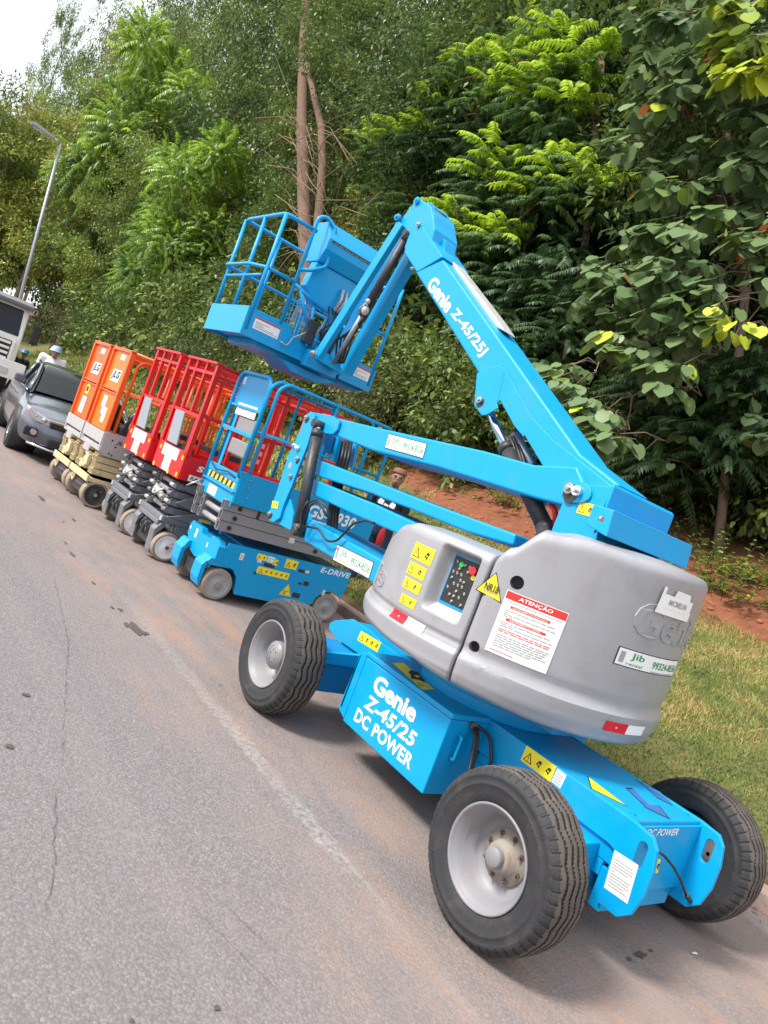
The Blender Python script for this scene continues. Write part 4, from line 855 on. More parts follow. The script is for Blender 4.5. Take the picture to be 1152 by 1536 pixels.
def pins(parent, pts, r=.02, m_='black'):
    for p_ in pts: b = MB(); b.cyl(p_, (p_[0], p_[1]-.014, p_[2]), r, n=14); b.cyl((p_[0], p_[1]-.014, p_[2]), (p_[0], p_[1]-.022, p_[2]), r*.5, n=6); b.build('pin', m_, parent)
def pmap_side(x, y, z, l=.0012): return plane_map((x, y, z), XH, ZH, l)         # on the near (-y) side
def pmap_end(x, y, z, l=.0012): return plane_map((x, y, z), (0, -1, 0), ZH, l)  # on the front (-x) end; runs towards the near side

# ---------------- blue scissor lift
GS = thing('scissor_lift', 'bright blue scissor lift with hazard tape on its deck, next to the large boom lift', 'scissor lift', (2.99, 6.43, 0), group='scissor lifts parked side by side')
sp = [(.10, .50), (.12, .555), (1.54, .577), (1.55, .42), (1.53, .31), (1.50, .30)]+[(1.395+.185*math.cos(a), .15+.185*math.sin(a)) for a in [R(q) for q in (30, 60, 90, 120, 150, 175)]]+[(1.12, .10), (.34, .095), (.325, .12)]+[(.15+.175*math.cos(a), .17+.175*math.sin(a)) for a in [R(q) for q in (0, 30, 55, 75, 90)]]+[(.10, .36)]
for s in (-1, 1): b = MB(); b.prism(sp, 'Y', s*.382, s*.366); b.build('side_plate', 'blue_dark' if s > 0 else 'blue', GS, .003)
b = MB(); b.bx(.34, 1.20, -.365, .365, .12, .54); b.bx(.10, 1.52, -.20, .20, .16, .52); b.bx(1.20, 1.53, -.365, .365, .36, .55); b.build('chassis', 'blue_dark', GS, .004)
b = MB(); b.prism([(-.38, .36), (-.38, .50), (-.34, .545), (-.18, .55), (-.14, .505), (.06, .50), (.10, .55), (.34, .56), (.38, .52), (.38, .42), (.26, .36), (.22, .30), (.05, .27), (-.14, .30), (-.20, .36)], 'X', .03, .10); b.bx(.04, .10, -.379, .379, .40, .50); b.build('front_plate', 'blue', GS, .004)
for s in (-1, 1):
    b = MB(); b.prism([(-.03, .345), (.0, .385), (.22, .385), (.31, .36), (.31, .325), (.0, .315)], 'Y', s*.375, s*.20); b.prism([(-.035, .10), (-.06, .17), (-.06, .30), (-.03, .345), (-.015, .345), (-.02, .10)], 'Y', s*.36, s*.18); b.build('wheel_yoke', 'blue', GS, .004)
    small_wheel(GS, .145, s*.385, s, .15, .115, 'wheel_tan', 'wheel_grey'); small_wheel(GS, 1.395, s*.372, s, .15, .115, 'wheel_tan', 'wheel_grey')
b = MB(); b.bx(.02, .16, -.2, .2, .12, .24); b.cyl((.14, -.26, .15), (.14, .26, .15), .05); b.build('steer_axle', 'motor_black', GS, .004)
for i, (z0, xe) in enumerate(((.638, 1.50), (.736, 1.55), (.834, 1.58))):
    for y0 in (-.345, -.265, .205, .285):
        b = MB(); arm(b, -.035-.008*i if abs(y0) > .27 else -.005, xe, y0, y0+.055, z0, z0+.092); b.build('scissor_arm', 'arm_grey', GS, .002)
    b = MB(); b.cyl((.045, -.215, z0+.046), (.045, .215, z0+.046), .028); b.build('cross_tube', 'wheel_grey', GS)
pins(GS, [(.075, -.345, .684), (.095, -.345, .782), (.115, -.345, .880), (1.08, -.345, .782), (1.05, -.345, .684)], .02)
b = MB(); b.bx(.30, .33, -.348, -.3455, .835, .925); b.build('seam_stop', 'black', GS)
decal(GS, pmap_side(.72, -.3465, .70), .06, .05, 'white', 'data_plate', 3)
# platform
b = MB(); b.bx(.0, 1.60, -.372, .372, .915, .945); b.build('deck', 'blue_dark', GS, .004)
b = MB(); b.prism([(.0, .915), (.0, 1.14), (-.03, 1.22), (.10, 1.215), (1.60, 1.215), (1.60, .915)], 'Y', -.382, -.372); b.build('deck_side', 'blue', GS, .003)
b = MB(); b.prism([(.0, .915), (.0, 1.14), (1.60, 1.12), (1.60, .915)], 'Y', .372, .382); b.build('deck_side', 'blue', GS, .003)
b = MB(); b.bx(1.595, 1.605, -.37, .37, .92, 1.12); b.build('deck_end', 'blue', GS, .003)
b = MB(); b.bx(-.006, .006, -.37, .37, .87, 1.10); b.bx(-.03, .0, -.37, .37, 1.005, 1.018); b.bx(-.012, .01, -.37, .37, 1.10, 1.15); b.build('step_plate', 'blue', GS, .004)
b = MB(); mp = pmap_end(-.0065, .30, 1.035); put_rect(b, mp, 0, 0, .62, .058, YD, 1)
for k in range(6): x = .02+k*.1; put_poly(b, mp, [(x, 0), (x+.045, 0), (x+.06, .058), (x+.015, .058)], IN, 2)
b.build('hazard_tape', DM, GS, fixn=False)
decal(GS, pmap_end(-.0065, .20, .885), .20, .09, 'white', 'data_plate', 5)
b = MB(); b.tube([(-.02, .36, .97), (-.09, .40, .90), (-.13, .42, .86)], .010, 8); b.build('lever', 'steel', GS)
for z in (1.16, 1.09, 1.00): b = MB(); b.cyl((.10 if z > 1.01 else .12, -.384, z), (.10 if z > 1.01 else .12, -.392, z), .010, n=8); b.build('bolt', 'steel', GS)
b = MB(); mp = pmap_side(.79, -.3825, 1.005, -.0012); mp = plane_map((.79, -.3835, 1.005), XH, ZH, .0008); put_text(b, mp, 'GS-1930', 0, 0, .58, .125, 0, 1, .03, .12); put_rect(b, mp, .02, -.055, .26, .035, 0, 1); put_text(b, mp, '99324-8556', .10, -.05, .17, .02, 1, 2); b.build('lettering', ['letter_white', 'green_ink'], GS, fixn=False)
b = MB(); mp = plane_map((1.17, -.3835, .50), (1, 0, .02), ZH, .0008); put_text(b, mp, 'E-DRIVE', 0, 0, .37, .055, 0, 1, .02, .12); b.build('lettering', ['letter_white'], GS, fixn=False)
# entry gate
g = rail(GS, 'gate_frame', [(-.01, .365, .98), (-.01, .365, 2.03), (-.01, .30, 2.10), (-.01, -.26, 2.10), (-.01, -.335, 2.03), (-.01, -.345, 1.16)], .02, 'blue', .09)
b = MB(); b.bx(.004, .010, -.30, .33, 1.78, 2.085); b.build('gate_panel', 'blue', GS)
b = MB(); b.bx(-.02, .0, -.34, .36, 1.52, 1.56); b.bx(-.015, .004, -.33, .36, 1.76, 1.785); b.bx(.0, .012, .15, .20, 1.0, 1.775); b.bx(-.012, .03, -.34, .36, 1.145, 1.175); b.build('gate_bar', 'blue', GS, .004)
decal(GS, pmap_end(-.001, .22, 1.69), .44, .115, 'white', 'rental_sticker', 15); decal(GS, pmap_end(.0035, .29, 1.985), .05, .07, 'white', 'warning_sticker', 16)
for z in (1.62, 1.40): b = MB(); b.bx(.01, .10, -.25, .13, z-.08, z+.07); b.build('manual_box', 'arm_grey', GS, .015)
b = MB(); b.tube(fillet([(-.02, .30, 1.17), (-.04, .1, 1.13), (-.03, -.15, 1.16), (-.02, -.3, 1.14)], .1), .007, 6); b.tube(fillet([(.02, .25, 1.2), (.04, -.05, 1.15), (.03, -.2, 1.22)], .1), .008, 6); b.build('coiled_cable', 'black', GS)
for yy, xo in ((-.368, .07), (-.34, .0), (.368, .07)):
    rail(GS, 'guard_rail', [(xo, yy, 1.21), (xo-.01, yy, 2.02), (xo+.06, yy, 2.10), (1.13 if xo else 1.40, yy, 2.10), (1.19 if xo else 1.46, yy, 2.02), (1.19 if xo else 1.46, yy, 1.15)], .018, 'blue', .10)
    rail(GS, 'mid_rail', [(xo, yy, 1.60), (1.19 if xo else 1.46, yy, 1.60)], .015, 'blue')
    rail(GS, 'rail_post', [(.70, yy, 1.2), (.70, yy, 2.10)], .016, 'blue')
for z in (2.02, 1.6): rail(GS, 'end_rail', [(1.46, -.33, z), (1.46, .36, z)], .016, 'blue')
b = MB(); b.bx(.02, .28, -.33, .33, 1.10, 1.12); b.build('control_shelf', 'blue_dark', GS)
# stickers on the side of the base
def sdec(x, z, w_, h_, kind, nm='warning_sticker', sd_=1, tilt=0): return decal(GS, plane_map((x, -.3835, z), (1, 0, tilt), (-tilt, 0, 1), .0008), w_, h_, kind, nm, sd_)
for a_ in ((.43, .475, .11, .055, 'warn', 1), (.55, .47, .075, .06, 'white', 2), (.62, .455, .05, .06, 'warn', 3), (.75, .46, .14, .09, 'warn', 4), (.48, .345, .36, .068, 'warn', 5), (.26, .43, .04, .065, 'white', 6), (.45, .445, .045, .03, 'white', 8), (1.28, .275, .035, .055, 'white', 9), (1.0, .455, .05, .028, 'white', 10)): sdec(a_[0], a_[1], a_[2], a_[3], a_[4], 'warning_sticker' if a_[4] == 'warn' else 'data_plate', a_[5])
b = MB(); mp = plane_map((.80, -.3835, .19), XH, ZH, .0008); put_tri(b, mp, 0, 0, .14, YD, YE, 1); put_lines(b, mp, .035, .015, .07, .04, 3, IN, 4, 2); b.build('warning_sticker', DM, GS, fixn=False)
for x, z, w_, h_ in ((.53, .425, .12, .035), (.92, .45, .14, .03), (.97, .33, .04, .02), (1.03, .33, .06, .045), (.46, .33, .03, .025), (.95, .19, .09, .05)): b = MB(); b.bx(x, x+w_, -.384, -.3825, z, z+h_); b.build('service_slot', 'black', GS)
for y_, z_, w_, h_ in ((.20, .43, .05, .085), (.36, .47, .03, .03), (-.12, .42, .03, .045)): decal(GS, pmap_end(.0295, y_, z_), w_, h_, 'white', 'data_plate', 7)

# ---------------- orange scissor lifts
def orange_lift(loc, rz, label, sticker):
    t = thing('scissor_lift', label, 'scissor lift', loc, group='scissor lifts parked side by side', rz=rz)
    b = MB(); b.bx(-.02, 1.80, -.375, .375, .31, .36); b.prism([(.02, .36), (.12, .28), (1.5, .28), (1.6, .36)], 'Y', -.37, .37); b.build('chassis', 'cream', t, .005)
    b = MB(); b.bx(-.045, -.022, -.378, .378, .30, .385); b.build('bumper', 'cream', t, .004)
    for y_ in (.16,): b = MB(); b.tube([(-.03, y_+.035*math.cos(a), .26+.055*math.sin(a)) for a in [2*math.pi*k/20 for k in range(20)]], .013, 8, closed=True); b.build('tow_ring', 'cream', t)
    for s in (-1, 1):
        small_wheel(t, .12, s*.375, s, .165, .12, 'wheel_tan', 'motor_black' if s < 0 else 'wheel_grey', dish=.014); small_wheel(t, 1.45, s*.375, s, .165, .12, 'wheel_tan', 'wheel_grey', dish=.014)
        b = MB(); b.lathe([(0, .07), (.02, .085), (.06, .085), (.08, .06), (.08, 0)], (.10, s*.255, .165), (0, -s, 0), 24); b.build('drive_motor', 'motor_black', t)
    b = MB(); b.bx(-.01, .25, -.22, .22, .12, .27); b.cyl((.02, -.2, .2), (.02, .2, .2), .04); b.build('axle', 'motor_black', t, .01)
    for i in range(4):
        z0 = .40+i*.082
        for y0 in (-.34, -.26, .20, .28): b = MB(); arm(b, -.01+.01*(i % 2), 1.62, y0, y0+.055, z0, z0+.072); b.build('scissor_arm', 'cream', t, .002)
        b = MB(); b.cyl((.05, -.2, z0+.04), (.05, .2, z0+.04), .022); b.cyl((.005, -.06, z0+.04), (.005, .06, z0+.04), .03); b.build('cross_tube', 'cream', t)
    rr = random.Random(3)
    b = MB(); b.bx(-.03, .02, -.12, .0, .46, .60); b.build('valve_block', 'cream', t, .004); b = MB(); b.bx(-.02, .03, .05, .15, .40, .50); b.build('valve_block', 'cream', t, .004)
    pins(t, [(.07, -.345, z) for z in (.44, .52, .60, .685)], .018, 'cream')
    decal(t, plane_map((.30, -.346, .44), XH, ZH, .001), .34, .085, 'rental', 'rental_sticker')
    # platform
    b = MB(); b.bx(-.02, 1.62, -.37, .37, .735, .76); b.build('deck', 'galv', t, .003)
    b = MB(); b.bx(-.035, -.02, -.378, .378, .79, .935); b.bx(-.03, -.018, -.378, .378, .70, .735); b.bx(-.033, -.02, -.04, .18, .62, .74); b.bx(-.03, -.02, -.37, -.33, .735, .79); b.bx(-.03, -.02, .33, .37, .735, .79); b.build('step_plate', 'galv', t, .004)
    b = MB(); b.prism([(-.02, .70), (-.02, .95), (1.62, .95), (1.62, .66), (.5, .64), (.25, .66), (.05, .665)], 'Y', -.385, -.372); b.build('deck_side', 'galv', t, .003); b = MB(); b.bx(-.02, 1.62, .372, .384, .70, .95); b.build('deck_side', 'galv', t, .003)
    b = MB(); mp = plane_map((.14, -.3862, .83), XH, ZH, .001); put_text(b, mp, 'JLG', 0, 0, .16, .055, 0, 1, .03, .3); b.build('lettering', ['ink'], t, fixn=False)
    b = MB()
    for x, z in ((.09, .87), (.15, .80), (.10, .705), (.14, .69)): b.cyl((x, -.386, z), (x, -.388, z), .012, n=12)
    b.build('drain_holes', 'black', t)
    # gate: channel frame with two recessed panels
    for s in (-1, 1): b = MB(); b.bx(-.03, .03, s*.33-.022, s*.33+.022, .93, 1.97); b.build('gate_post', 'orange', t, .005)
    for q_ in ((-.03, .03, -.352, .352, 1.935, 1.975), (-.02, .01, -.31, .31, 1.435, 1.455), (-.02, .01, -.31, .31, 1.40, 1.42)): b = MB(); b.bx(*q_); b.build('gate_bar', 'orange', t, .005)
    b = MB(); b.bx(.0, .008, -.31, .31, .94, 1.40); b.build('gate_panel', 'orange_bright' if sticker else 'orange', t); b = MB(); b.bx(.0, .008, -.31, .31, 1.455, 1.935); b.build('gate_panel', 'orange_bright' if sticker else 'orange', t)
    b = MB(); mp = pmap_end(-.001, .16, 1.56); put_poly(b, mp, [(-.02, -.015), (.29, -.015), (.33, .14), (.03, .14)], 1, 1); put_text(b, mp, 'JLG', .01, 0, .29, .125, 0, 2, .05, .3); b.build('lettering', ['ink', 'label_white'], t, fixn=False)
    decal(t, pmap_end(-.001, .05, 1.83), .16, .07, 'white', 'warning_sticker', 2)
    b = MB(); mp = pmap_end(-.001, .15, 1.0)
    if sticker: put_rect(b, mp, .0, .20, .14, .15, WH, 1); put_rect(b, mp, .06, .12, .20, .09, WH, 1.4); put_rect(b, mp, .13, .02, .13, .11, WH, 1)
    else: put_rect(b, mp, .0, .0, .18, .22, WH, 1); put_lines(b, mp, .02, .02, .14, .18, 6, GY, 2, 4); put_rect(b, mp, .03, .26, .13, .14, YE, 1); put_rect(b, mp, .05, .29, .08, .07, IN, 2)
    b.build('warning_sticker', DM, t, fixn=False)
    for s in (-1, 1):
        rail(t, 'guard_rail', [(.03, s*.345, 1.95), (1.62, s*.345, 1.95), (1.66, s*.345, 1.9), (1.66, s*.345, .95)], .020, 'orange', .05)
        rail(t, 'guard_rail', [(.09, s*.35, .95), (.09, s*.35, 1.82), (.16, s*.35, 1.89), (1.56, s*.35, 1.89), (1.60, s*.35, 1.8), (1.60, s*.35, .95)], .02, 'orange', .09)
        rail(t, 'mid_rail', [(.05, s*.345, 1.45), (1.66, s*.345, 1.45)], .015, 'orange')
        for x in (.85, 1.15): rail(t, 'rail_post', [(x, s*.345, .95), (x, s*.345, 1.93)], .018, 'orange')
    for z in (1.93, 1.45): rail(t, 'end_rail', [(1.65, -.34, z), (1.65, .34, z)], .018, 'orange')
    b = MB(); b.bx(.10, .16, -.20, .12, .96, 1.30); b.bx(.14, .42, -.36, -.12, .96, 1.05); b.build('battery_case', 'motor_black', t, .015); rail(t, 'cable', [(.20, -.34, 1.0), (.22, -.36, 1.18), (.30, -.36, 1.22), (.36, -.34, 1.12), (.38, -.30, 1.0)], .02, 'motor_black')
    return t
orange_lift((2.62, 9.50, 0), R(3), 'orange scissor lift with a stepped white sticker on its gate, beside the red lifts', 1)
orange_lift((2.575, 10.30, 0), R(3), 'orange scissor lift with a tall white sticker on its gate, beside the grey car', 0)

# ---------------- red scissor lifts
def red_lift(loc, rz, label):
    t = thing('scissor_lift', label, 'scissor lift', loc, group='scissor lifts parked side by side', rz=rz)
    b = MB(); b.bx(.16, 1.72, -.34, .34, .14, .42); b.build('chassis', 'grey_mach', t, .01)
    b = MB(); b.bx(-.02, .03, -.36, .36, .40, .46); b.bx(.03, .30, -.36, -.31, .40, .47); b.bx(.03, .30, .31, .36, .40, .47); b.bx(-.03, .0, -.30, .30, .35, .40); b.build('front_frame', 'grey_mach', t, .008)
    for s in (-1, 1): b = MB(); b.bx(-.026, -.02, s*.33-.025, s*.33+.025, .405, .455); b.build('end_cap', 'galv', t, .002)
    b = MB(); b.prism([(.05, .47), (.30, .56), (1.70, .56), (1.76, .44), (1.76, .25), (.36, .25), (.34, .44)], 'Y', -.375, -.345); b.build('side_plate', 'grey_mach', t, .006); b = MB(); b.prism([(.05, .47), (.30, .56), (1.70, .56), (1.76, .44), (1.76, .25), (.36, .25), (.34, .44)], 'Y', .345, .375); b.build('side_plate', 'grey_mach', t, .006)
    b = MB(); b.prism([(.06, .62), (.22, .72), (1.6, .72), (1.6, .58), (.25, .58)], 'Y', -.36, -.33); b.prism([(.06, .78), (.22, .86), (1.6, .86), (1.6, .745), (.25, .745)], 'Y', -.355, -.325); b.build('scissor_arm', 'grey_mach', t, .004)
    b = MB(); b.prism([(.06, .62), (.22, .72), (1.6, .72), (1.6, .58), (.25, .58)], 'Y', .33, .36); b.prism([(.06, .78), (.22, .86), (1.6, .86), (1.6, .745), (.25, .745)], 'Y', .325, .355); b.build('scissor_arm', 'grey_mach', t, .004)
    for i in range(4):
        z = .52+i*.088; xo = .02*(i % 2)
        b = MB(); b.cyl((.06+xo, -.30, z), (.06+xo, .30, z), .026); b.build('cross_tube', 'arm_grey', t)
        for y0 in (-.30, -.20, .16, .26): b = MB(); arm(b, .02+xo, 1.5, y0, y0+.045, z-.036, z+.036, .006); b.build('scissor_arm', 'grey_mach', t, .002)
        for y1_ in (-.33, .20): b = MB(); b.cyl((.0, y1_, z), (.0, y1_+.09, z), .022); b.build('cross_pin', 'galv' if (i+(y1_ > 0)) % 2 else 'grey_mach', t)
    b = MB(); b.cyl((.02, -.12, .60), (.02, .14, .66), .035); b.tube(fillet([(.0, -.1, .7), (-.04, -.02, .62), (-.02, .12, .60), (.02, .16, .7)], .08), .012, 8); b.build('lift_cylinder', 'galv', t)
    for s in (-1, 1):
        b = MB(); b.prism([(-.03, .06), (-.045, .30), (.02, .40), (.05, .40), (.05, .34), (-.01, .26), (-.01, .06)], 'Y', s*.36-.03*s, s*.20); b.build('wheel_yoke', 'grey_mach', t, .006)
        small_wheel(t, .12, s*.395, s, .153, .11, 'wheel_tan', 'wheel_white', 'rust', dish=.008); small_wheel(t, 1.5, s*.385, s, .153, .11, 'wheel_tan', 'wheel_white', 'rust', dish=.008)
    b = MB(); b.bx(.0, .12, -.18, .18, .10, .36); rr = random.Random(5)
    b.build('steer_box', 'motor_black', t, .01)
    b = MB()
    for k in range(8): y_ = rr.uniform(-.16, .16); b.tube(fillet([(-.01, y_, .34), (-.04, y_+rr.uniform(-.06, .06), .26), (-.03, y_+rr.uniform(-.1, .1), .18)], .04), .008, 6)
    b.build('hydraulic_hoses', 'hose', t)
    decal(t, plane_map((.42, -.361, .625), XH, ZH, .001), .17, .075, 'white', 'data_plate', 4)
    b = MB(); b.bx(.36, .50, -.379, -.3755, .50, .53); b.build('yellow_tag', 'yellow', t, .003)
    # platform
    b = MB(); b.bx(-.01, 1.75, -.385, .385, .87, .90); b.build('deck', 'red', t, .004)
    b = MB(); b.bx(-.025, -.01, -.39, .39, .865, 1.15); b.build('front_panel', 'red', t, .004)
    b = MB(); b.bx(-.01, 1.78, -.395, -.383, .87, 1.12); b.build('deck_side', 'red', t, .003); b = MB(); b.bx(-.01, 1.78, .383, .395, .87, 1.12); b.build('deck_side', 'red', t, .003)
    b = MB(); mp = pmap_end(-.0255, .21, .89); put_rect(b, mp, -.02, .13, .44, .12, WH, 1); put_rect(b, mp, .10, -.015, .20, .15, WH, 1.2); put_text(b, mp, 'Jib rental', .06, .165, .28, .05, GY, 2)
    b.build('rental_sticker', DM, t, fixn=False)
    for y_, z_ in ((.30, 1.08), (-.34, 1.08), (-.33, .90), (.33, .88), (-.10, .88)): b = MB(); b.bx(-.028, -.026, y_-.02, y_+.02, z_-.02, z_+.025); b.build('lamp_reflector', 'yellow_dull', t)
    b = MB(); mp = plane_map((.14, -.396, .95), (1, 0, 0), ZH, .001); put_text(b, mp, 'SKYJACK', 0, .03, .60, .08, 0, 1, .045, .12); put_rect(b, mp, -.06, -.07, .36, .065, 0, 1); put_text(b, mp, 'RAPID', -.045, -.055, .20, .038, 1, 2, .02, .3); b.build('lettering', ['letter_white', 'ink'], t, fixn=False)
    # rails of square tube with a flat top
    def sq(name, p0, p1, w_=.04): b = MB(); b.bar(p0, p1, w_, w_, up=(1, 0, 0) if abs(p0[0]-p1[0]) < .5 else (0, 0, 1)); return b.build(name, 'red', t, .003)
    for y_ in (-.37, .37): sq('corner_post', (.0, y_, 1.10), (.0, y_, 2.09), .05); sq('corner_post', (1.74, y_, 1.10), (1.74, y_, 2.09), .045)
    for y_ in (-.10, .16): sq('gate_post', (.0, y_, 1.54), (.0, y_, 2.09), .036)
    sq('gate_post', (.01, -.29, 1.12), (.01, -.29, 1.54), .035); sq('gate_post', (.01, .29, 1.12), (.01, .29, 1.54), .035)
    b = MB(); b.bx(-.045, .035, -.395, .395, 2.085, 2.11); b.build('top_cap', 'red', t, .004); sq('gate_bar', (.0, -.37, 1.985), (.0, .37, 1.985), .03); sq('gate_bar', (.0, -.37, 1.53), (.0, .37, 1.53), .035)
    for y_ in (-.37, .37):
        b = MB(); b.bx(.03, 1.76, y_-.02, y_+.02, 2.06, 2.10); b.bx(.03, 1.76, y_-.015, y_+.015, 1.96, 1.985); b.build('guard_rail', 'red', t, .004); sq('mid_rail', (.0, y_, 1.55), (1.74, y_, 1.55), .035)
        for x in (.42, .86, 1.30): sq('rail_post', (x, y_, 1.10), (x, y_, 2.07), .038)
    for z in (2.07, 1.55): sq('end_rail', (1.74, -.37, z), (1.74, .37, z), .036)
    for x in (1.30, 1.74):
        b = MB(); mp = plane_map((x-.019, -.3915, 1.60), XH, ZH, .001)
        for k in range(4): put_rect(b, mp, .0, k*.10-.38, .036, .055, 0, 1)
        b.build('reflective_tape', ['label_white'], t, fixn=False)
    b = MB(); b.prism([(.15, 1.17), (.20, 1.52), (-.04, 1.52), (-.13, 1.17)], 'X', -.05, -.03); b.build('manual_box', 'grey_panel', t, .006)
    b = MB(); b.bx(.02, .12, -.22, .18, 1.14, 1.19); b.bx(.02, .05, -.20, -.17, 1.20, 1.50); b.build('control_bracket', 'black', t, .004)
    b = MB(); b.bx(.30, .62, -.30, .1, 1.20, 1.26); b.build('battery_tray', 'motor_black', t, .006)
    return t
red_lift((2.875, 7.515, 0), R(1.5), 'red scissor lift beside the blue scissor lift, its white wheel disc in view')
red_lift((2.81, 8.42, 0), R(1.5), 'red scissor lift standing between an orange lift and the other red lift')

# ================================================================== GREY CAR (own coordinates: y back from the nose, x across)
mat('car_paint', (.105, .115, .145), .2, metal=.6, var=.05, coat=.9); mat('car_glass', (.010, .013, .014), .05, var=.1, spec=.12); mat('car_trim', (.015, .015, .017), .5, var=.2)
mat('chrome_trim', (.6, .6, .62), .15, metal=1, var=.03); mat('lamp_glass', (.50, .51, .53), .12, var=.2, coat=.5); mat('indicator_amber', (.65, .16, .06), .25)
CA = thing('car', 'dark grey sedan facing the camera beside the orange scissor lifts', 'car', (3.06, 11.65, 0), rz=R(-4.4)); CA.scale = (1, 1, .965)
ss = lambda t_: t_*t_*(3-2*t_)
def hw(y):   return lerp(y, [0, .12, .5, 1.2, 3.2, 4.0, 4.45], [.62, .76, .86, .88, .88, .84, .70])
def hood(y): return lerp(y, [0, .10, .45, 1.25, 1.6, 3.5, 3.9, 4.45], [.60, .70, .80, .95, .98, 1.0, 1.02, .95])
def low(y):  return lerp(y, [0, .3, .8, 3.6, 4.45], [.26, .22, .20, .20, .30])
n = 56; sec = 15; vs = []
for i in range(n+1):
    y = 4.45*i/n; h = hw(y); zt = hood(y); zb = low(y)
    half = [(0, zb), (h*.86, zb), (h*.97, zb+.06), (h, zb+.20), (h*1.0, zb+(zt-zb)*.62), (h*.975, zb+(zt-zb)*.80), (h*.93, zt-.03), (h*.80, zt), (h*.45, zt+.025), (0, zt+.035)]
    half = [(max(x*(.93+.07*min(1, y/.25)), 0) if x else 0, z) for x, z in half]
    ring = [(x, z) for x, z in half]+[(-x, z) for x, z in half[::-1][1:-1]]; m_ = len(ring); vs += [(x, y+(-.05*(1-(x/.9)**2) if y < .3 else 0), z) for x, z in ring]
b = MB(); b.add(vs, [(i*m_+j, (i+1)*m_+j, (i+1)*m_+(j+1) % m_, i*m_+(j+1) % m_) for i in range(n) for j in range(m_)]+[tuple(range(m_)), tuple(range(n*m_, (n+1)*m_))], True)
cb = b.build('body', 'car_paint', CA)
st = [(1.10, .98, .76, 1.0), (1.95, 1.42, .60, 1.0), (2.5, 1.475, .60, 1), (3.1, 1.42, .58, 1), (3.95, 1.03, .70, 1)]
vs = []; m2 = 8
def gh(y): return lerp(y, [1.10, 1.95, 2.5, 3.1, 3.95], [.985, 1.42, 1.47, 1.43, 1.03]), lerp(y, [1.10, 1.95, 2.5, 3.1, 3.95], [.74, .60, .59, .58, .66])
ys_ = [1.10, 1.3, 1.5, 1.7, 1.95, 2.1, 2.3, 2.5, 2.8, 3.1, 3.4, 3.7, 3.95]
for y in ys_:
    if y <= 1.95: z = .985+(y-1.10)/.85*.435; w_ = .74-(y-1.1)/.85*.14
    else: z, w_ = gh(y)
    vs += [(-.80, y, .94), (-w_-.02, y, z-.05), (-w_+.06, y, z), (0, y, z+.03), (w_-.06, y, z), (w_+.02, y, z-.05), (.80, y, .94)]
b = MB(); fs = []; mi = []
nn_ = len(ys_)
for i in range(nn_-1):
    for j in range(6): fs.append((i*7+j, (i+1)*7+j, (i+1)*7+j+1, i*7+j+1)); mi.append(1 if (i < 4 and j in (1, 2, 3, 4)) or (i >= 10 and j in (2, 3)) else (1 if j in (0, 5) and 1 <= i < 10 else 0))
for f, q in zip(fs, mi): b.add([vs[k] for k in f], [(0, 1, 2, 3)], True, q)
gh_ = b.build('cabin', ['car_paint', 'car_glass'], CA)
for s in (-1, 1):
    b = MB(); b.tube([(s*.79, 1.02, .97), (s*.70, 1.45, 1.19), (s*.635, 1.92, 1.40), (s*.62, 2.5, 1.45)], .028, 8); b.tube([(s*.80, 2.45, .97), (s*.66, 2.42, 1.40)], .03, 8); b.tube([(s*.81, 1.05, .955), (s*.815, 2.4, .965), (s*.80, 3.9, .99)], .015, 6); b.build('pillar', 'car_paint', CA)
    b = MB(); b.prism([(s*.84, 1.00), (s*1.02, 1.03), (s*1.02, 1.16), (s*.90, 1.17), (s*.84, 1.08)], 'Y', 1.30, 1.42); mi_ = b.build('wing_mirror', 'car_paint', CA, .03, 3)
    b = MB(); b.prism([(s*.42, .66), (s*.70, .735), (s*.82, .80), (s*.84, .74), (s*.74, .62), (s*.50, .58)], 'Y', -.02, .32); hl = b.build('headlight', 'lamp_glass', CA, .02, 3)
    b = MB(); b.sph((s*.70, .0, .685), .045, (1, .5, 1)); b.sph((s*.58, -.02, .655), .04, (1, .5, 1)); b.build('lens', 'chrome_trim', hl); b = MB(); b.bx(s*.77, s*.80, .0, .1, .66, .72); b.build('indicator', 'indicator_amber', hl)
    b = MB(); b.bx(min(s*.55, s*.80), max(s*.55, s*.80), .0, .08, .36, .50); fg = b.build('fog_lamp_recess', 'car_trim', CA, .02); b = MB(); b.cyl((s*.67, .02, .435), (s*.67, -.015, .435), .045); b.build('fog_lamp', 'chrome_trim', fg)
b = MB(); b.bx(-.50, .50, -.085, -.02, .58, .68); b.build('grille', 'car_trim', CA, .02); b = MB(); b.bx(-.52, .52, -.10, -.02, .66, .70); b.build('grille_bar', 'chrome_trim', CA, .01)
b = MB(); b.bx(-.45, .45, -.07, .0, .27, .40); b.build('lower_grille', 'car_trim', CA, .02); b = MB(); b.bx(-.22, .22, -.10, -.07, .46, .56); b.build('number_plate', 'label_white', CA, .004)
b = MB(); b.tube([(-.72, -.0, .26), (-.4, -.06, .235), (.4, -.06, .235), (.72, 0, .26)], .02, 8); b.build('lip_trim', 'chrome_trim', CA)
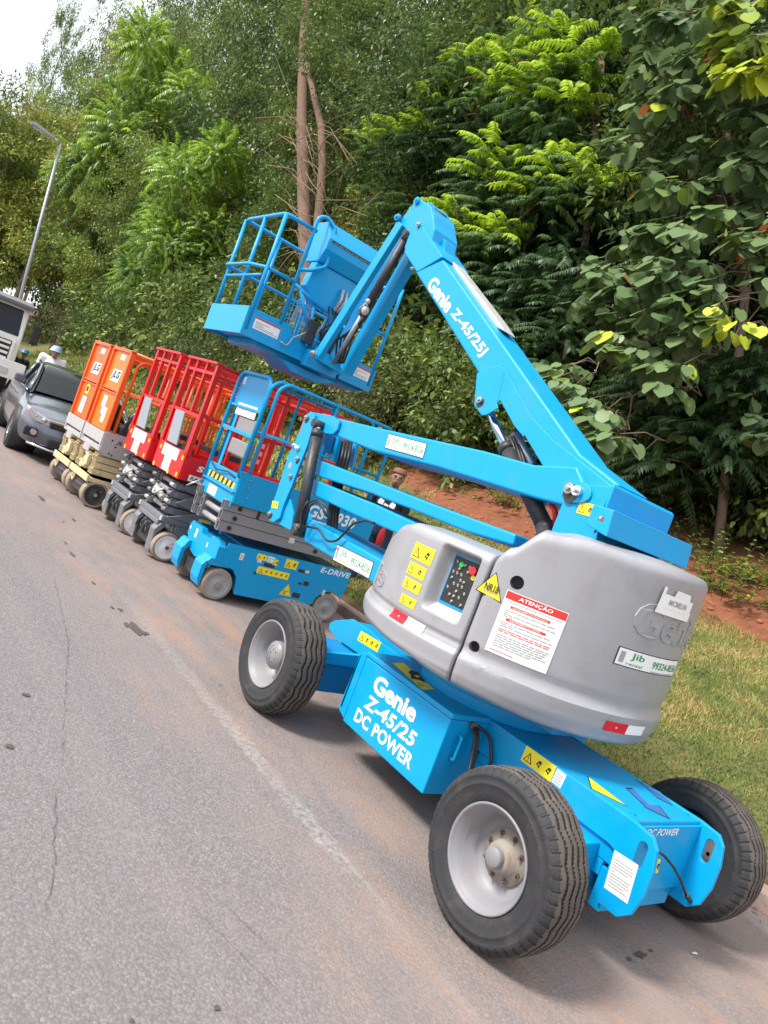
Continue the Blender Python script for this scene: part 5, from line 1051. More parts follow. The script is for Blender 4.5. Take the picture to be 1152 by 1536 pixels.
for s in (-1, 1):
    for y in (.88, 3.52):
        b = MB(); b.cyl((s*.50, y, .335), (s*.893, y, .335), .375, n=40); b.build('wheel_arch', 'car_trim', CA)
        tt_ = MB(); tt_.lathe([(0, .20), (0, .22), (-.008, .27), (.0, .31), (.02, .325), (.18, .325), (.20, .31), (.205, .2), (.205, 0)], (s*.905, y, .325), (-s, 0, 0), 48); tw = tt_.build('wheel', 'rubber', CA)
        b = MB(); b.lathe([(.004, .205), (.012, .195), (.05, .19), (.06, .0)], (s*.905, y, .325), (-s, 0, 0), 40)
        for k in range(5): a = 2*math.pi*k/5; b.bar((s*.895, y, .325), (s*.895, y+.19*math.cos(a), .325+.19*math.sin(a)), .05, .012, up=(1, 0, 0))
        b.cyl((s*.86, y, .325), (s*.90, y, .325), .04); b.build('rim', 'chrome_trim', tw)
b = MB(); b.tube([(-.55, 1.17, 1.02), (.1, 1.13, 1.015)], .007, 6); b.tube([(.05, 1.19, 1.025), (.65, 1.17, 1.02)], .007, 6); b.build('wiper', 'car_trim', CA)

# ================================================================== WHITE TRUCK
mat('truck_white', (.80, .79, .77), .4, var=.06, dirt=(.45, .42, .36), dscale=3, damt=.5, coat=.2); mat('truck_glass', (.016, .018, .028), .1, var=.1, spec=.22)
TK = thing('truck', 'white flat-nosed truck with a slatted grille, parked behind the grey car', 'truck', (2.36, 22.0, 0))
b = MB(); b.prism([(.0, .62), (.0, 1.62), (.16, 2.42), (.35, 2.55), (1.75, 2.60), (1.8, .62)], 'X', -1.14, 1.14); b.build('cab', 'truck_white', TK, .06, 4)
b = MB(); b.add([(-1.02, -.012, 1.66), (1.02, -.012, 1.66), (.98, .135, 2.36), (-.98, .135, 2.36), (-1.02, .03, 1.66), (1.02, .03, 1.66), (.98, .17, 2.36), (-.98, .17, 2.36)], [(0, 1, 2, 3), (4, 7, 6, 5), (0, 4, 5, 1), (1, 5, 6, 2), (2, 6, 7, 3), (3, 7, 4, 0)]); b.build('windscreen', 'truck_glass', TK, .01)
for s in (-1, 1): b = MB(); b.prism([(.30, 1.60), (.40, 2.30), (1.3, 2.35), (1.3, 1.60)], 'X', s*1.13, s*1.155); b.build('side_window', 'truck_glass', TK, .008)
b = MB(); b.prism([(-.12, 2.44), (-.14, 2.52), (.25, 2.62), (.35, 2.56), (.15, 2.46)], 'X', -1.15, 1.15); b.build('sun_visor', 'grey_mach', TK, .01)
b = MB(); b.bx(-.92, .92, -.03, .01, .80, 1.50); gr_ = b.build('grille', 'car_trim', TK, .01)
for k in range(5): b = MB(); b.bx(-.90, .90, -.075, -.031, .84+k*.14, .91+k*.14); b.build('grille_slat', 'truck_white', gr_, .012)
for s in (-1, 1):
    b = MB(); b.prism([(-.10, .80), (-.10, 1.50), (.0, 1.55), (.05, 1.5), (.05, .8)], 'X', s*.93, s*1.0); b.build('grille_surround', 'truck_white', TK, .01)
    b = MB(); b.tube(fillet([(s*1.14, .1, 2.30), (s*1.34, -.12, 2.28), (s*1.38, -.15, 2.1), (s*1.38, -.15, 1.6)], .06), .015, 8); m3 = b.build('mirror_arm', 'car_trim', TK)
    b = MB(); b.bx(min(s*1.28, s*1.48), max(s*1.28, s*1.48), -.20, -.10, 1.60, 2.12); b.build('mirror', 'car_trim', TK, .03, 3)
    b = MB(); b.bx(min(s*.62, s*1.02), max(s*.62, s*1.02), -.20, -.14, .62, .80); b.build('headlight', 'lamp_glass', TK, .015)
    for y in (.75, 4.6): b = MB(); b.lathe([(.02, 0), (.02, .25), (0, .3), (0, .44), (.03, .48), (.26, .48), (.28, .44), (.28, 0)], (s*1.16, y, .48), (-s, 0, 0), 40); b.build('wheel', 'rubber', TK)
b = MB(); b.bx(-1.17, 1.42, -.16, .3, .52, 1.0); b.build('bumper', 'truck_white', TK, .03, 3); b = MB(); b.bx(-.45, .45, -.17, -.155, .56, .70); b.build('bumper_slot', 'car_trim', TK)
b = MB(); b.bx(-.5, .5, 1.8, 7.5, .60, .85); b.build('frame', 'car_trim', TK, .01); b = MB(); b.bx(-1.2, 1.2, 2.0, 7.6, .95, 1.12); b.bx(-1.2, 1.2, 2.0, 2.06, 1.13, 2.0); b.build('flat_bed', 'truck_white', TK, .02)
for s in (-1, 1): b = MB(); b.tube([(s*.3+.2, -.03, 1.64), (s*.3-.35, .03, 1.98)], .01, 6); b.build('wiper', 'car_trim', TK)

# ================================================================== STREET LAMP
mat('lamp_pole', (.30, .31, .33), .45, metal=.4, var=.08)
LP = thing('street_lamp', 'tall slim grey street lamp leaning out over the road behind the truck', 'street lamp', (3.75, 26.0, 0))
b = MB(); b.cyl((.15, 0, .0), (-.38, 0, 7.62), .07, .04, n=20); b.cyl((.15, 0, 0), (.15, 0, .03), .2, n=20); b.build('pole', 'lamp_pole', LP)
b = MB(); b.tube([(-.38, 0, 7.60), (-.62, 0, 7.66)], .035, 8); b.build('arm', 'lamp_pole', LP)
b = MB(); b.prism([(-.58, 7.63), (-.60, 7.70), (-1.15, 7.80), (-1.30, 7.76), (-1.28, 7.70)], 'Y', -.12, .12); lh = b.build('lamp_head', 'lamp_pole', LP, .02); b = MB(); b.bx(-1.2, -.75, -.08, .08, 7.655, 7.672); b.build('lens', 'lamp_glass', lh, .004)

# ================================================================== PEOPLE
mat('skin', (.30, .16, .11), .55, var=.08); mat('lip_skin', (.24, .09, .07), .5); mat('jeans', (.025, .04, .085), .85, var=.25, scale=12); mat('white_cloth', (.66, .66, .67), .85, var=.05); mat('dark_cloth', (.015, .017, .022), .85, var=.2)
mat('cap_orange', (.20, .07, .035), .7, var=.1); mat('helmet_blue', (.27, .37, .50), .35, var=.06); mat('helmet_teal', (.02, .22, .36), .35, var=.06); mat('hair', (.012, .010, .009), .7); mat('shoe', (.05, .035, .025), .6); mat('red_cloth', (.55, .02, .03), .7, var=.1); mat('eye_dark', (.02, .012, .01), .3)
def limb(b, pts):                                     # (point, radius) chain, smoothly tapered
    P_ = [Vector(p) for p, r in pts]; Rr = [r for p, r in pts]
    for i in range(len(P_)-1): b.cyl(P_[i], P_[i+1], Rr[i], Rr[i+1], n=14)
    for p, r in pts: b.sph(p, r, n=14, m=9)
def blobmesh(b, name, m_, parent, vox=.012):
    o = b.build(name, m_, parent, fixn=False); md = o.modifiers.new('r', 'REMESH'); md.mode = 'VOXEL'; md.voxel_size = vox; md.use_smooth_shade = True; s_ = o.modifiers.new('s', 'SMOOTH'); s_.factor = .5; s_.iterations = 3; return o
def person(label, loc, rz, J, top_m, hat, hat_m, vox=.013):
    """J: joints in own coordinates, facing -y"""
    t = thing('person', label, 'person', loc, rz=rz); g = {k: Vector(v) for k, v in J.items()}
    b = MB(); hd = g['head']; up = (hd-g['neck']).normalized()
    b.sph(hd, .095, (.80, .98, 1.18), 20, 14); b.sph(hd+Vector((0, -.035, -.055)), .062, (.85, .9, 1)); b.sph(hd+Vector((0, -.095, -.012)), .014, (.8, 1, 1.6)); b.sph(hd+Vector((0, -.088, -.055)), .018, (1.5, .6, .6))
    for s in (-1, 1): b.sph(hd+Vector((s*.078, .005, -.01)), .020, (.5, .8, 1.3)); b.sph(hd+Vector((s*.03, -.083, .022)), .016, (1.2, .5, .5))
    limb(b, [(hd+Vector((0, .01, -.05)), .052), (g['neck'], .056), (g['chest'], .12)])
    limb(b, [(g['chest'], .15), (g['belly'], .13), (g['hip'], .14)])
    for s, S_ in ((-1, 'l'), (1, 'r')):
        sh, el, ha = g['sh'+S_], g['el'+S_], g['ha'+S_]; limb(b, [(g['chest']+Vector((0, 0, .06)), .09), (sh, .062), (el, .044), (ha, .030)])
        d = (ha-el).normalized(); a = d.orthogonal().normalized(); c_ = ha+d*.05; b.sph(c_, .042, (.75, .75, .95))
        sd = d.cross(Vector((0, 0, 1))); sd = sd.normalized() if sd.length > .1 else a; nn2 = sd.cross(d)
        for k, ln in enumerate((.065, .078, .072, .055)): q0 = c_+sd*(.027-k*.018)+d*.03; q1 = q0+d*ln*.55+nn2*.006; limb(b, [(q0, .010), (q1, .009), (q1+d*ln*.35+nn2*.02, .008)])
        q0 = c_+sd*.03; limb(b, [(q0, .012), (q0+sd*.03+d*.02, .010), (q0+sd*.035+d*.045, .009)])
        kn, an = g['kn'+S_], g['an'+S_]; limb(b, [(g['hip']+Vector((s*.08, 0, -.02)), .095), (kn, .060), (an, .040)]); limb(b, [(an, .04), (an+Vector((0, -.13, -.05)), .032)])
    blobmesh(b, 'body', 'skin', t, vox)
    b = MB(); limb(b, [(g['neck']-Vector((0, 0, .05)), .075), (g['chest'], .165), (g['belly'], .148), (g['hip'], .152)])
    for S_ in 'lr': limb(b, [(g['chest']+Vector((0, 0, .07)), .10), (g['sh'+S_], .078), (g['sh'+S_]*.45+g['el'+S_]*.55, .066)])
    blobmesh(b, 'shirt', top_m, t, vox)
    b = MB(); limb(b, [(g['hip']+Vector((0, 0, .04)), .155), (g['hip']-Vector((0, 0, .03)), .15)])
    for s, S_ in ((-1, 'l'), (1, 'r')): limb(b, [(g['hip']+Vector((s*.08, 0, -.03)), .11), (g['kn'+S_], .078), (g['an'+S_]+Vector((0, 0, .02)), .066)])
    blobmesh(b, 'trousers', 'jeans', t, vox)
    for S_ in 'lr': b = MB(); an = g['an'+S_]; limb(b, [(an+Vector((0, .03, -.035)), .045), (an+Vector((0, -.10, -.045)), .042), (an+Vector((0, -.16, -.052)), .034)]); blobmesh(b, 'shoe', 'shoe', t, vox)
    b = MB(); vs = []; 
    if hat == 'helmet':
        b.lathe([(.115, 0), (.11, .04), (.09, .08), (.05, .108), (.0, .118), (-.005, .135), (-.012, .135), (-.012, .11)], hd+Vector((0, .005, .03)), (0, 0, 1), 28); b.prism([(-.06, -.10), (.06, -.10), (.05, -.155), (-.05, -.155)], 'Z', 0, .01)
        for i in range(len(b.v)-8, len(b.v)): b.v[i] = b.v[i]+hd+Vector((0, .005, .02))
        b.build('helmet', hat_m, t)
    else:
        b.lathe([(.066, 0), (.062, .045), (.045, .075), (.01, .092), (-.012, .097), (-.012, .085)], hd+Vector((0, .01, .062)), (0, 0, 1), 28)
        b.build('headband', hat_m, t); b = MB(); b.sph(hd+Vector((0, .035, .02)), .092, (.88, .9, 1.0)); b.build('hair', 'hair', t)
        for s in (-1, 1): b = MB(); b.sph(hd+Vector((s*.034, -.090, .014)), .016, (1.3, .5, .6)); b.build('eye', 'eye_dark', t)
        b = MB(); b.sph(hd+Vector((0, -.102, -.052)), .015, (1.7, .4, .45)); b.build('lips', 'lip_skin', t)
    return t
std = dict(head=(0, -.02, 1.60), neck=(0, .01, 1.44), chest=(0, .02, 1.25), belly=(0, .01, 1.08), hip=(0, .02, .93), shl=(-.19, .02, 1.38), elL=(0, 0, 0), ell=(-.25, .0, 1.10), hal=(-.20, -.18, .95), shr=(.19, .02, 1.38), elr=(.25, .0, 1.10), har=(.20, -.18, .95), knl=(-.11, -.01, .50), anl=(-.12, .03, .09), knr=(.11, -.03, .50), anr=(.13, -.03, .09)); std.pop('elL')
q = at(88, 516, 'Y', 16.9); pw = dict(std); pw.update(head=(0, -.09, 1.62), neck=(0, -.01, 1.50), chest=(0, .02, 1.33), shl=(-.20, .02, 1.46), shr=(.20, .02, 1.46), hal=(-.06, -.26, 1.12), har=(.06, -.26, 1.12))
person('person in a white shirt and pale blue hard hat standing behind the grey car', (q.x, 16.9, 0), R(-12), pw, 'white_cloth', 'helmet', 'helmet_blue')
q = at(36, 523, 'Y', 24); p3 = {k: Vector(v) for k, v in std.items()}
dz = -.33
for k in ('head', 'neck', 'chest', 'belly', 'hip', 'shl', 'ell', 'hal', 'shr', 'elr', 'har'): p3[k] = p3[k]+Vector((0, -.10 if k in ('head', 'neck') else 0, dz))
p3['knl'] += Vector((0, -.22, -.02)); p3['knr'] += Vector((0, -.22, -.02))
person('person in dark clothes and a teal blue hard hat crouching next to the truck', (q.x+.02, 24, 0), R(10), p3, 'dark_cloth', 'helmet', 'helmet_teal')
hq = at(597, 717, 'Y', 7.25)
pn = dict(std); pn.update(head=(0, -.08, 1.585), neck=(0, -.02, 1.44), hal=(-.32, -.16, .86), har=(.26, -.22, .98))
zo = hq.z-1.585
PN = person('person in a black printed shirt, jeans and orange headband standing behind the boom lift arms', (hq.x, hq.y, max(0, zo)), R(-38), pn, 'dark_cloth', 'band', 'cap_orange', .009)
b = MB()
for k, (x, z) in enumerate(((-.09, 1.24), (-.02, 1.20), (.06, 1.24))): b.add([(x-.035, -.155+.0, z-.035), (x+.03, -.16, z-.03), (x+.035, -.155, z+.03), (x-.02, -.155, z+.045), (x-.04, -.15, z+.01)], [(0, 1, 2, 3, 4)])
pr = b.build('shirt_print', 'label_white', PN, fixn=False)
b = MB(); b.sph((.0, 0, 0), .12, (.38, .3, 1.15)); RB = thing('bag', 'red bag hanging beside the jeans of the person behind the boom lift', 'bag', tuple(at(640-8, 800, 'Y', 7.0)))
RB.location = at(571, 806, 'Y', 6.9); b.build('bag_body', 'red_cloth', RB); b = MB(); b.tube(fillet([(-.05, 0, .13), (-.03, 0, .24), (.03, 0, .24), (.05, 0, .13)], .04), .008, 6); b.build('strap', 'red_cloth', RB)
# ================================================================== TREES
def leaf_mat(name, stops, rough=.45, trans=.3):
    m, t, p = nodes_of(name); a = t.nodes.new('ShaderNodeAttribute'); a.attribute_name = 'tint'
    r_ = t.nodes.new('ShaderNodeValToRGB'); e = r_.color_ramp.elements
    e[0].position = stops[0][0]; e[0].color = stops[0][1]+(1,); e[1].position = stops[-1][0]; e[1].color = stops[-1][1]+(1,)
    for s_, c_ in stops[1:-1]: q = e.new(s_); q.color = c_+(1,)
    oi = t.nodes.new('ShaderNodeObjectInfo'); hs = t.nodes.new('ShaderNodeHueSaturation')
    t.links.new(mrange(t, oi.outputs['Random'], 0, 1, .485, .515), hs.inputs['Hue']); t.links.new(mrange(t, oi.outputs['Random'], 0, 1, 1.15, .85), hs.inputs['Value'])
    t.links.new(a.outputs['Fac'], r_.inputs[0]); t.links.new(r_.outputs[0], hs.inputs['Color'])
    t.links.new(hs.outputs[0], p.inputs['Base Color']); p.inputs['Roughness'].default_value = rough; p.inputs['Specular IOR Level'].default_value = .4
    tl = t.nodes.new('ShaderNodeBsdfTranslucent'); mxs = t.nodes.new('ShaderNodeMixShader'); mxs.inputs[0].default_value = trans
    t.links.new(hs.outputs[0], tl.inputs[0]); t.links.new(p.outputs[0], mxs.inputs[1]); t.links.new(tl.outputs[0], mxs.inputs[2]); t.links.new(mxs.outputs[0], t.nodes['Material Output'].inputs[0])
    M[name] = m; return m
leaf_mat('leaf_green', [(0, (.046, .086, .028)), (.4, (.135, .195, .045)), (.7, (.265, .34, .060)), (.9, (.42, .46, .08)), (1, (.28, .20, .09))])
leaf_mat('leaf_big', [(0, (.085, .145, .065)), (.6, (.165, .245, .095)), (.82, (.24, .34, .05)), (.965, (.48, .55, .05)), (1, (.42, .14, .05))], .38, .25)
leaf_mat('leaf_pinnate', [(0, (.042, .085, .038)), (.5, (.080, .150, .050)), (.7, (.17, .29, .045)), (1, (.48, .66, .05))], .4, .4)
leaf_mat('leaf_dry', [(0, (.10, .09, .05)), (.6, (.22, .17, .09)), (1, (.33, .22, .13))], .7, .3)
leaf_mat('leaf_scrub', [(0, (.045, .075, .025)), (.5, (.10, .135, .045)), (.8, (.20, .20, .08)), (1, (.30, .22, .12))], .6, .3)
mat('bark', (.20, .15, .11), .9, var=.35, scale=7, dirt=(.10, .07, .05), dscale=5, damt=.7, bump=.6, bscale=18); mat('bark_pink', (.165, .10, .068), .9, var=.35, scale=5, dirt=(.13, .085, .06), dscale=2.2, damt=.9, bump=.7, bscale=14); mat('vine', (.22, .15, .09), .9, var=.3, scale=10)
def nrm(a): return a/np.maximum(np.linalg.norm(a, axis=-1, keepdims=True), 1e-9)
def scatter(tv, tf, P, A, Nn, S, tint):
    """copies of a leaf outline tv (x along, y across, z up) at points P, axis A, normal N, size S"""
    A = nrm(A); B = nrm(np.cross(Nn, A)); Nn = np.cross(A, B); m = len(tv); tv = np.asarray(tv, float)
    V = P[:, None, :]+S[:, None, None]*(tv[None, :, 0, None]*A[:, None, :]+tv[None, :, 1, None]*B[:, None, :]+tv[None, :, 2, None]*Nn[:, None, :])
    F = (np.arange(len(P))*m)[:, None, None]+np.asarray(tf)[None]
    return V.reshape(-1, 3), F.reshape(-1, np.asarray(tf).shape[1]), np.repeat(tint, m)
LEAF4 = ([(0, 0, 0), (.45, .2, .05), (1, 0, -.08), (.45, -.2, .05)], [(0, 1, 2, 3)])
LEAF6 = ([(0, 0, 0), (.35, .26, .06), (.75, .2, .02), (1, 0, -.12), (.75, -.2, .02), (.35, -.26, .06), (.5, 0, -.02)], [(0, 1, 6, 5), (6, 1, 2, 3), (6, 3, 4, 5)])
HEART = ([(.0, 0, .02), (-.12, .24, .05), (.08, .47, .05), (.42, .52, -.01), (.76, .34, -.07), (.98, 0, -.20), (.76, -.34, -.12), (.42, -.52, -.08), (.08, -.47, .0), (-.12, -.24, .03), (.45, 0, -.06), (.2, 0, 0)],
         [(0, 1, 2, 11), (11, 2, 3, 10), (10, 3, 4, 5), (0, 11, 8, 9), (11, 10, 7, 8), (10, 5, 6, 7)])
LEAFLET = ([(0, 0, 0), (.35, .17, .03), (1, .02, -.25), (.35, -.17, .03)], [(0, 1, 2, 3)])
def join(parts):
    off = 0; VV, FF, TT = [], [], []
    for V, F, T in parts: VV.append(V); FF.append(F+off); TT.append(T); off += len(V)
    return np.concatenate(VV), np.concatenate(FF), np.concatenate(TT)
def fronds(P, A, L, tint, rng, k=13, droop=.35, ls=.24, tip_t=.0):
    """pinnate leaves: leaflets in pairs along a drooping midrib"""
    A = nrm(A); Z = np.array([0, 0, 1.]); B = nrm(np.cross(A, Z)); parts = []
    for i in range(k):
        t_ = .12+.88*i/(k-1); C = P+A*(L*t_)[:, None]-Z*(droop*L*t_*t_)[:, None]; D = nrm(A-Z*(2*droop*t_))
        for s in (-1, 1):
            ax = nrm(D*(.35+.4*t_)+B*s*.8-Z*.42+rng.normal(0, .08, P.shape)); n_ = nrm(np.cross(D, B)*1.0+rng.normal(0, .15, P.shape)); n_ = np.where(n_[:, 2:3] < 0, -n_, n_)
            parts.append(scatter(*LEAFLET, C, ax, n_, L*ls*(1-.45*abs(t_-.45))*rng.uniform(.85, 1.1, len(P)), np.clip(tint+tip_t*t_+rng.normal(0, .05, len(P)), 0, 1)))
    mid = P+A*(L*.5)[:, None]-Z*(droop*L*.25)[:, None]; end = P+A*L[:, None]-Z*(droop*L)[:, None]; w_ = B*.004
    V = np.stack([P-w_, P+w_, mid+w_, mid-w_, end+w_, end-w_], 1).reshape(-1, 3); i = np.arange(len(P))*6
    parts.append((V, np.concatenate([np.stack([i, i+1, i+2, i+3], 1), np.stack([i+3, i+2, i+4, i+5], 1)]), np.repeat(np.clip(tint, 0, 1), 6)))
    return join(parts)
def trunk_mesh(b, h, r, rng, lean=(0, 0), limbs=9, reach=2.0, z0=.3, zend=.92, sub=2):
    pts = []; n = 9; ph = rng.uniform(0, 6)
    for i in range(n+1):
        t_ = i/n; pts.append(Vector((lean[0]*t_+.12*math.sin(ph+t_*5)*h*.06, lean[1]*t_+.12*math.cos(ph+t_*4)*h*.06, -.3+(h+.3)*t_)))
    b.tube(pts, [r*(1.25 if i == 0 else 1-.75*i/n) for i in range(n+1)], 10); tips = []
    for k in range(limbs):
        t_ = z0+(zend-z0)*(k+.5)/limbs; f = t_*n; i = int(f); p0 = pts[i].lerp(pts[min(n, i+1)], f-i); a = k*2.4+rng.uniform(-.5, .5); rl = reach*(1-.5*abs(t_-.5))*rng.uniform(.7, 1.1)
        p1 = p0+Vector((math.cos(a)*rl*.5, math.sin(a)*rl*.5, rl*.30)); p2 = p0+Vector((math.cos(a)*rl, math.sin(a)*rl, rl*.55+rng.uniform(-.2, .3))); rr = r*(1-.7*t_)*.45
        b.tube([p0, p1, p2], [rr, rr*.7, rr*.25], 6); tips.append(p2); tips.append(p1)
        for q in range(sub):
            a2 = a+rng.uniform(-1, 1); p3 = p1+Vector((math.cos(a2)*rl*.5, math.sin(a2)*rl*.5, rl*rng.uniform(.1, .4))); b.tube([p1, (p1+p3)/2+Vector((0, 0, .05)), p3], [rr*.5, rr*.35, rr*.15], 5); tips.append(p3)
    return tips
def crown_pts(rng, tips, n, rad, flat=.75, per=None):
    """leaf points: shells of many small clumps hung on the limb tips"""
    C = np.array([tuple(p) for p in tips]); m = len(C); k = rng.integers(0, m, n); d = nrm(rng.normal(size=(n, 3))); rr = rng.uniform(.25, 1, n)**.45; cr = rng.uniform(.7, 1.25, m)[k]*rad
    P = C[k]+d*(rr*cr)[:, None]*np.array([1, 1, flat]); return P, d, k
def crown_generic(rng, tips, n, rad, size, tint0, tmpl=LEAF4, flat=.75, spread=.14):
    # each limb tip carries a few sub-clumps so that the outline stays ragged
    C = np.array([tuple(p) for p in tips]); sub = np.repeat(C, 5, 0)+rng.normal(0, rad*.55, (len(C)*5, 3))*np.array([1, 1, .7]); m = len(sub)
    k = rng.integers(0, m, n); d = nrm(rng.normal(size=(n, 3))); rr = rng.uniform(.1, 1, n)**.5; cr = (rng.uniform(.45, 1.1, m)*rad*.62)[k]
    P = sub[k]+d*(rr*cr)[:, None]*np.array([1, 1, flat]); A = nrm(d*.7+rng.normal(0, .6, (n, 3))+np.array([0, 0, -.35])); N_ = nrm(d*.45+rng.normal(0, .45, (n, 3))+np.array([0, 0, .9]))
    ct = rng.normal(0, .10, m)[k]; return scatter(*tmpl, P, A, N_, size*rng.uniform(.6, 1.25, n), np.clip(tint0+ct+rng.normal(0, spread, n), 0, 1))
PROTO = {}
def proto(key, h, r, reach, n, rad, size, tint0, seed, lmat='leaf_green', tm=LEAF4, limbs=10, z0=.25, bark='bark', frond=False):
    rng = np.random.default_rng(seed); b = MB(); tips = trunk_mesh(b, h, r, rng, limbs=limbs, reach=reach, z0=z0); tips.append(Vector((0, 0, h)))
    me = bpy.data.meshes.new(key+'_trunk'); me.from_pydata([tuple(v) for v in b.v], [], b.f); me.polygons.foreach_set('use_smooth', [True]*len(b.f)); me.materials.append(M[bark])
    if frond:
        P, d, k = crown_pts(rng, tips, n, rad, .6); dirs = d*np.array([1, 1, .3])+rng.normal(0, .35, (n, 3))+np.array([0, 0, .15]); hz = (P[:, 2]-P[:, 2].min())/(np.ptp(P[:, 2])+.01)
        V, F, T = fronds(P, dirs, size*rng.uniform(.7, 1.2, n), np.clip(tint0+.12*(hz-.5)+rng.normal(0, .10, n), 0, 1), rng, k=11, droop=.3, ls=.22)
    else: V, F, T = crown_generic(rng, tips, n, rad, size, tint0, tm)
    PROTO[key] = (me, mesh_np(key+'_crown', V, F, lmat, T)); return PROTO[key]
def put_tree(key, x, y, label, rz=0, sc=1, group=None, name='tree', cat='tree', dz=0, sz=None):
    t = thing(name, label, cat, (x, y, gz(x, y)-.1+dz), group=group, rz=rz); t.scale = (sc, sc, sz or sc)
    for nm, me in zip(('trunk', 'crown'), PROTO[key]): o = bpy.data.objects.new(nm, me); COL.objects.link(o); o.parent = t
    return t
proto('oak', 9, .16, 2.2, 30000, 1.15, .15, .40, 1)
proto('dark', 8, .15, 2.0, 30000, 1.1, .15, .22, 2)
proto('light', 8.5, .13, 2.1, 30000, 1.05, .15, .74, 3)
proto('sparse', 12, .15, 2.3, 24000, 1.1, .14, .42, 4, z0=.38)
proto('feather', 8, .13, 2.5, 2300, .9, .85, .74, 5, 'leaf_pinnate', frond=True, z0=.3)
proto('darkfrond', 7, .12, 2.1, 2600, 1.05, .50, .25, 6, 'leaf_pinnate', frond=True, z0=.12, limbs=12)
proto('dry', 9, .12, 2.0, 12000, 1.0, .12, .5, 7, 'leaf_dry', z0=.4)
proto('shrub', 2.0, .05, 1.0, 9000, .75, .12, .35, 8, z0=.05, limbs=8)
proto('scrub', 1.3, .03, .9, 7000, .6, .085, .55, 9, 'leaf_scrub', z0=.02, limbs=9)
proto('broad', 2.4, .05, 1.1, 3200, .8, .20, .40, 10, tm=LEAF6, z0=.05, limbs=8)
proto('tall', 14, .18, 3.0, 40000, 1.5, .17, .22, 14, limbs=18, z0=.15)
proto('tall_light', 14, .18, 2.8, 42000, 1.5, .15, .52, 15, limbs=16, z0=.2)
GRP = 'trees of the wooded bank'
rt = random.Random(21)
# --- the wood far behind, one continuous mass
def wood(n, x0, x1, y0, y1, ztop, size, rng, tint0):
    Y = rng.uniform(y0, y1, n); q = rng.uniform(0, 1, n); hz = rng.uniform(0, 1, n)**.85
    X = x0+(x1-x0)*(.35+.5*np.array([mnoise.noise(Vector((y*.28, h*3.2, 4.4))) for y, h in zip(Y, hz)])+.22*q)
    top = ztop+np.array([2.2*mnoise.noise(Vector((y*.22, .5, 0)))+1.2*mnoise.noise(Vector((y*.9, 2.5, 0))) for y in Y]); Z = 1.6+(X-9)*.2+hz*(top)
    dn = np.array([mnoise.noise(Vector((x*.7, y*.7, z*.7))) for x, y, z in zip(X, Y, Z)]); keep = dn > -.28; X, Y, Z, dn = X[keep], Y[keep], Z[keep], dn[keep]; n = len(X)
    P = np.stack([X, Y, Z], 1)+rng.normal(0, .25, (n, 3)); A = nrm(rng.normal(size=(n, 3))+np.array([-.5, 0, -.4])); N_ = nrm(rng.normal(0, .5, (n, 3))+np.array([-.5, 0, .8]))
    return scatter(*LEAF4, P, A, N_, size*rng.uniform(.6, 1.3, n), np.clip(tint0+.25*dn+rng.normal(0, .12, n), 0, 1))
rng = np.random.default_rng(5)
V, F, T = join([wood(150000, 13.8, 18.5, -3, 24, 15, .22, rng, .28), wood(70000, 15, 21, 20, 70, 12, .40, rng, .36)])
o = bpy.data.objects.new('woodland', mesh_np('woodland', V, F, 'leaf_green', T)); COL.objects.link(o); tag(o, 'dense shaded wood behind the front trees, reading as one dark mass', 'woodland', kind='stuff')
# --- trees one can tell apart, front rows
rows = [('dark', 13.2, 4.2, 1.1), ('darkfrond', 12.8, 3.0, .9), ('darkfrond', 12.8, 6.2, .9), ('dark', 13.0, 7.0, 1.2), ('darkfrond', 12.3, 8.8, .9), ('dark', 13.2, 10.0, 1.25), ('darkfrond', 12.2, 12.0, .9), ('dark', 13.0, 13.6, 1.3), ('oak', 14.6, 13.2, 1.75), ('dark', 15.5, 16.0, 1.8), ('oak', 15.5, 19.5, 1.55), ('dark', 15, 10.5, 1.7),
        ('oak', 13.5, 15.5, 1.25), ('dark', 11.5, 16.6, .85), ('light', 12.2, 19.6, .9), ('oak', 11.4, 22.6, .85), ('dark', 11.8, 25.6, .9), ('oak', 12.4, 28.5, 1.1), ('light', 10.8, 31.5, .9), ('dark', 11.8, 35, 1.1), ('oak', 10.8, 39, 1.15), ('light', 10.4, 43.5, 1.15),
        ('oak', 9.6, 48, 1.55), ('light', 7.4, 53, 1.7), ('oak', 5.0, 57, 1.75), ('light', 2.5, 60, 1.75), ('oak', -.5, 64, 1.8), ('dark', 14.5, 2.0, 1.4), ('dark', 14, 5.5, 1.45), ('oak', 14.5, 9, 1.45), ('dark', 14.5, 12.2, 1.4), ('oak', 15, 18.5, 1.35), ('light', 15, 23, 1.25), ('oak', 14, 33, 1.3), ('oak', 8.6, 62, 1.5), ('dark', -5, 70, 1.3)]
LBL = {'dark': 'dense dark green tree standing in the wooded bank', 'oak': 'mid green leafy tree standing in the wooded bank', 'light': 'light green bushy tree standing in the wooded bank', 'darkfrond': 'dark drooping fern-leaved tree at the front of the wooded bank', 'dry': 'tree with brownish dry foliage high in the wooded bank', 'feather': 'feathery bright yellow-green tree left of the tall bare trunk', 'sparse': 'tall thin-crowned tree with open branches standing out against the white sky'}
for k, x, y, s in rows: put_tree(k, x, y, LBL[k], rt.uniform(0, 6.28), s, GRP+': '+k.replace('darkfrond', 'fern-leaved'))
def at_tree(key, u, v, X_, label, sc, zc, group=None, rz=0):      # stands a tree so that its crown reaches the height seen in the photo
    q = at(u, v, 'X', X_); g0 = gz(q.x, q.y); return put_tree(key, q.x, q.y, label, rz, sc, group, sz=max(.5, (q.z-g0)/zc))
at_tree('feather', 290, 75, 10.6, LBL['feather'], 1.25, 8.9, rz=1.0)
at_tree('feather', 330, 235, 9.8, 'lower feathery bright green tree just left of the raised basket', .8, 8.4, rz=2.2)
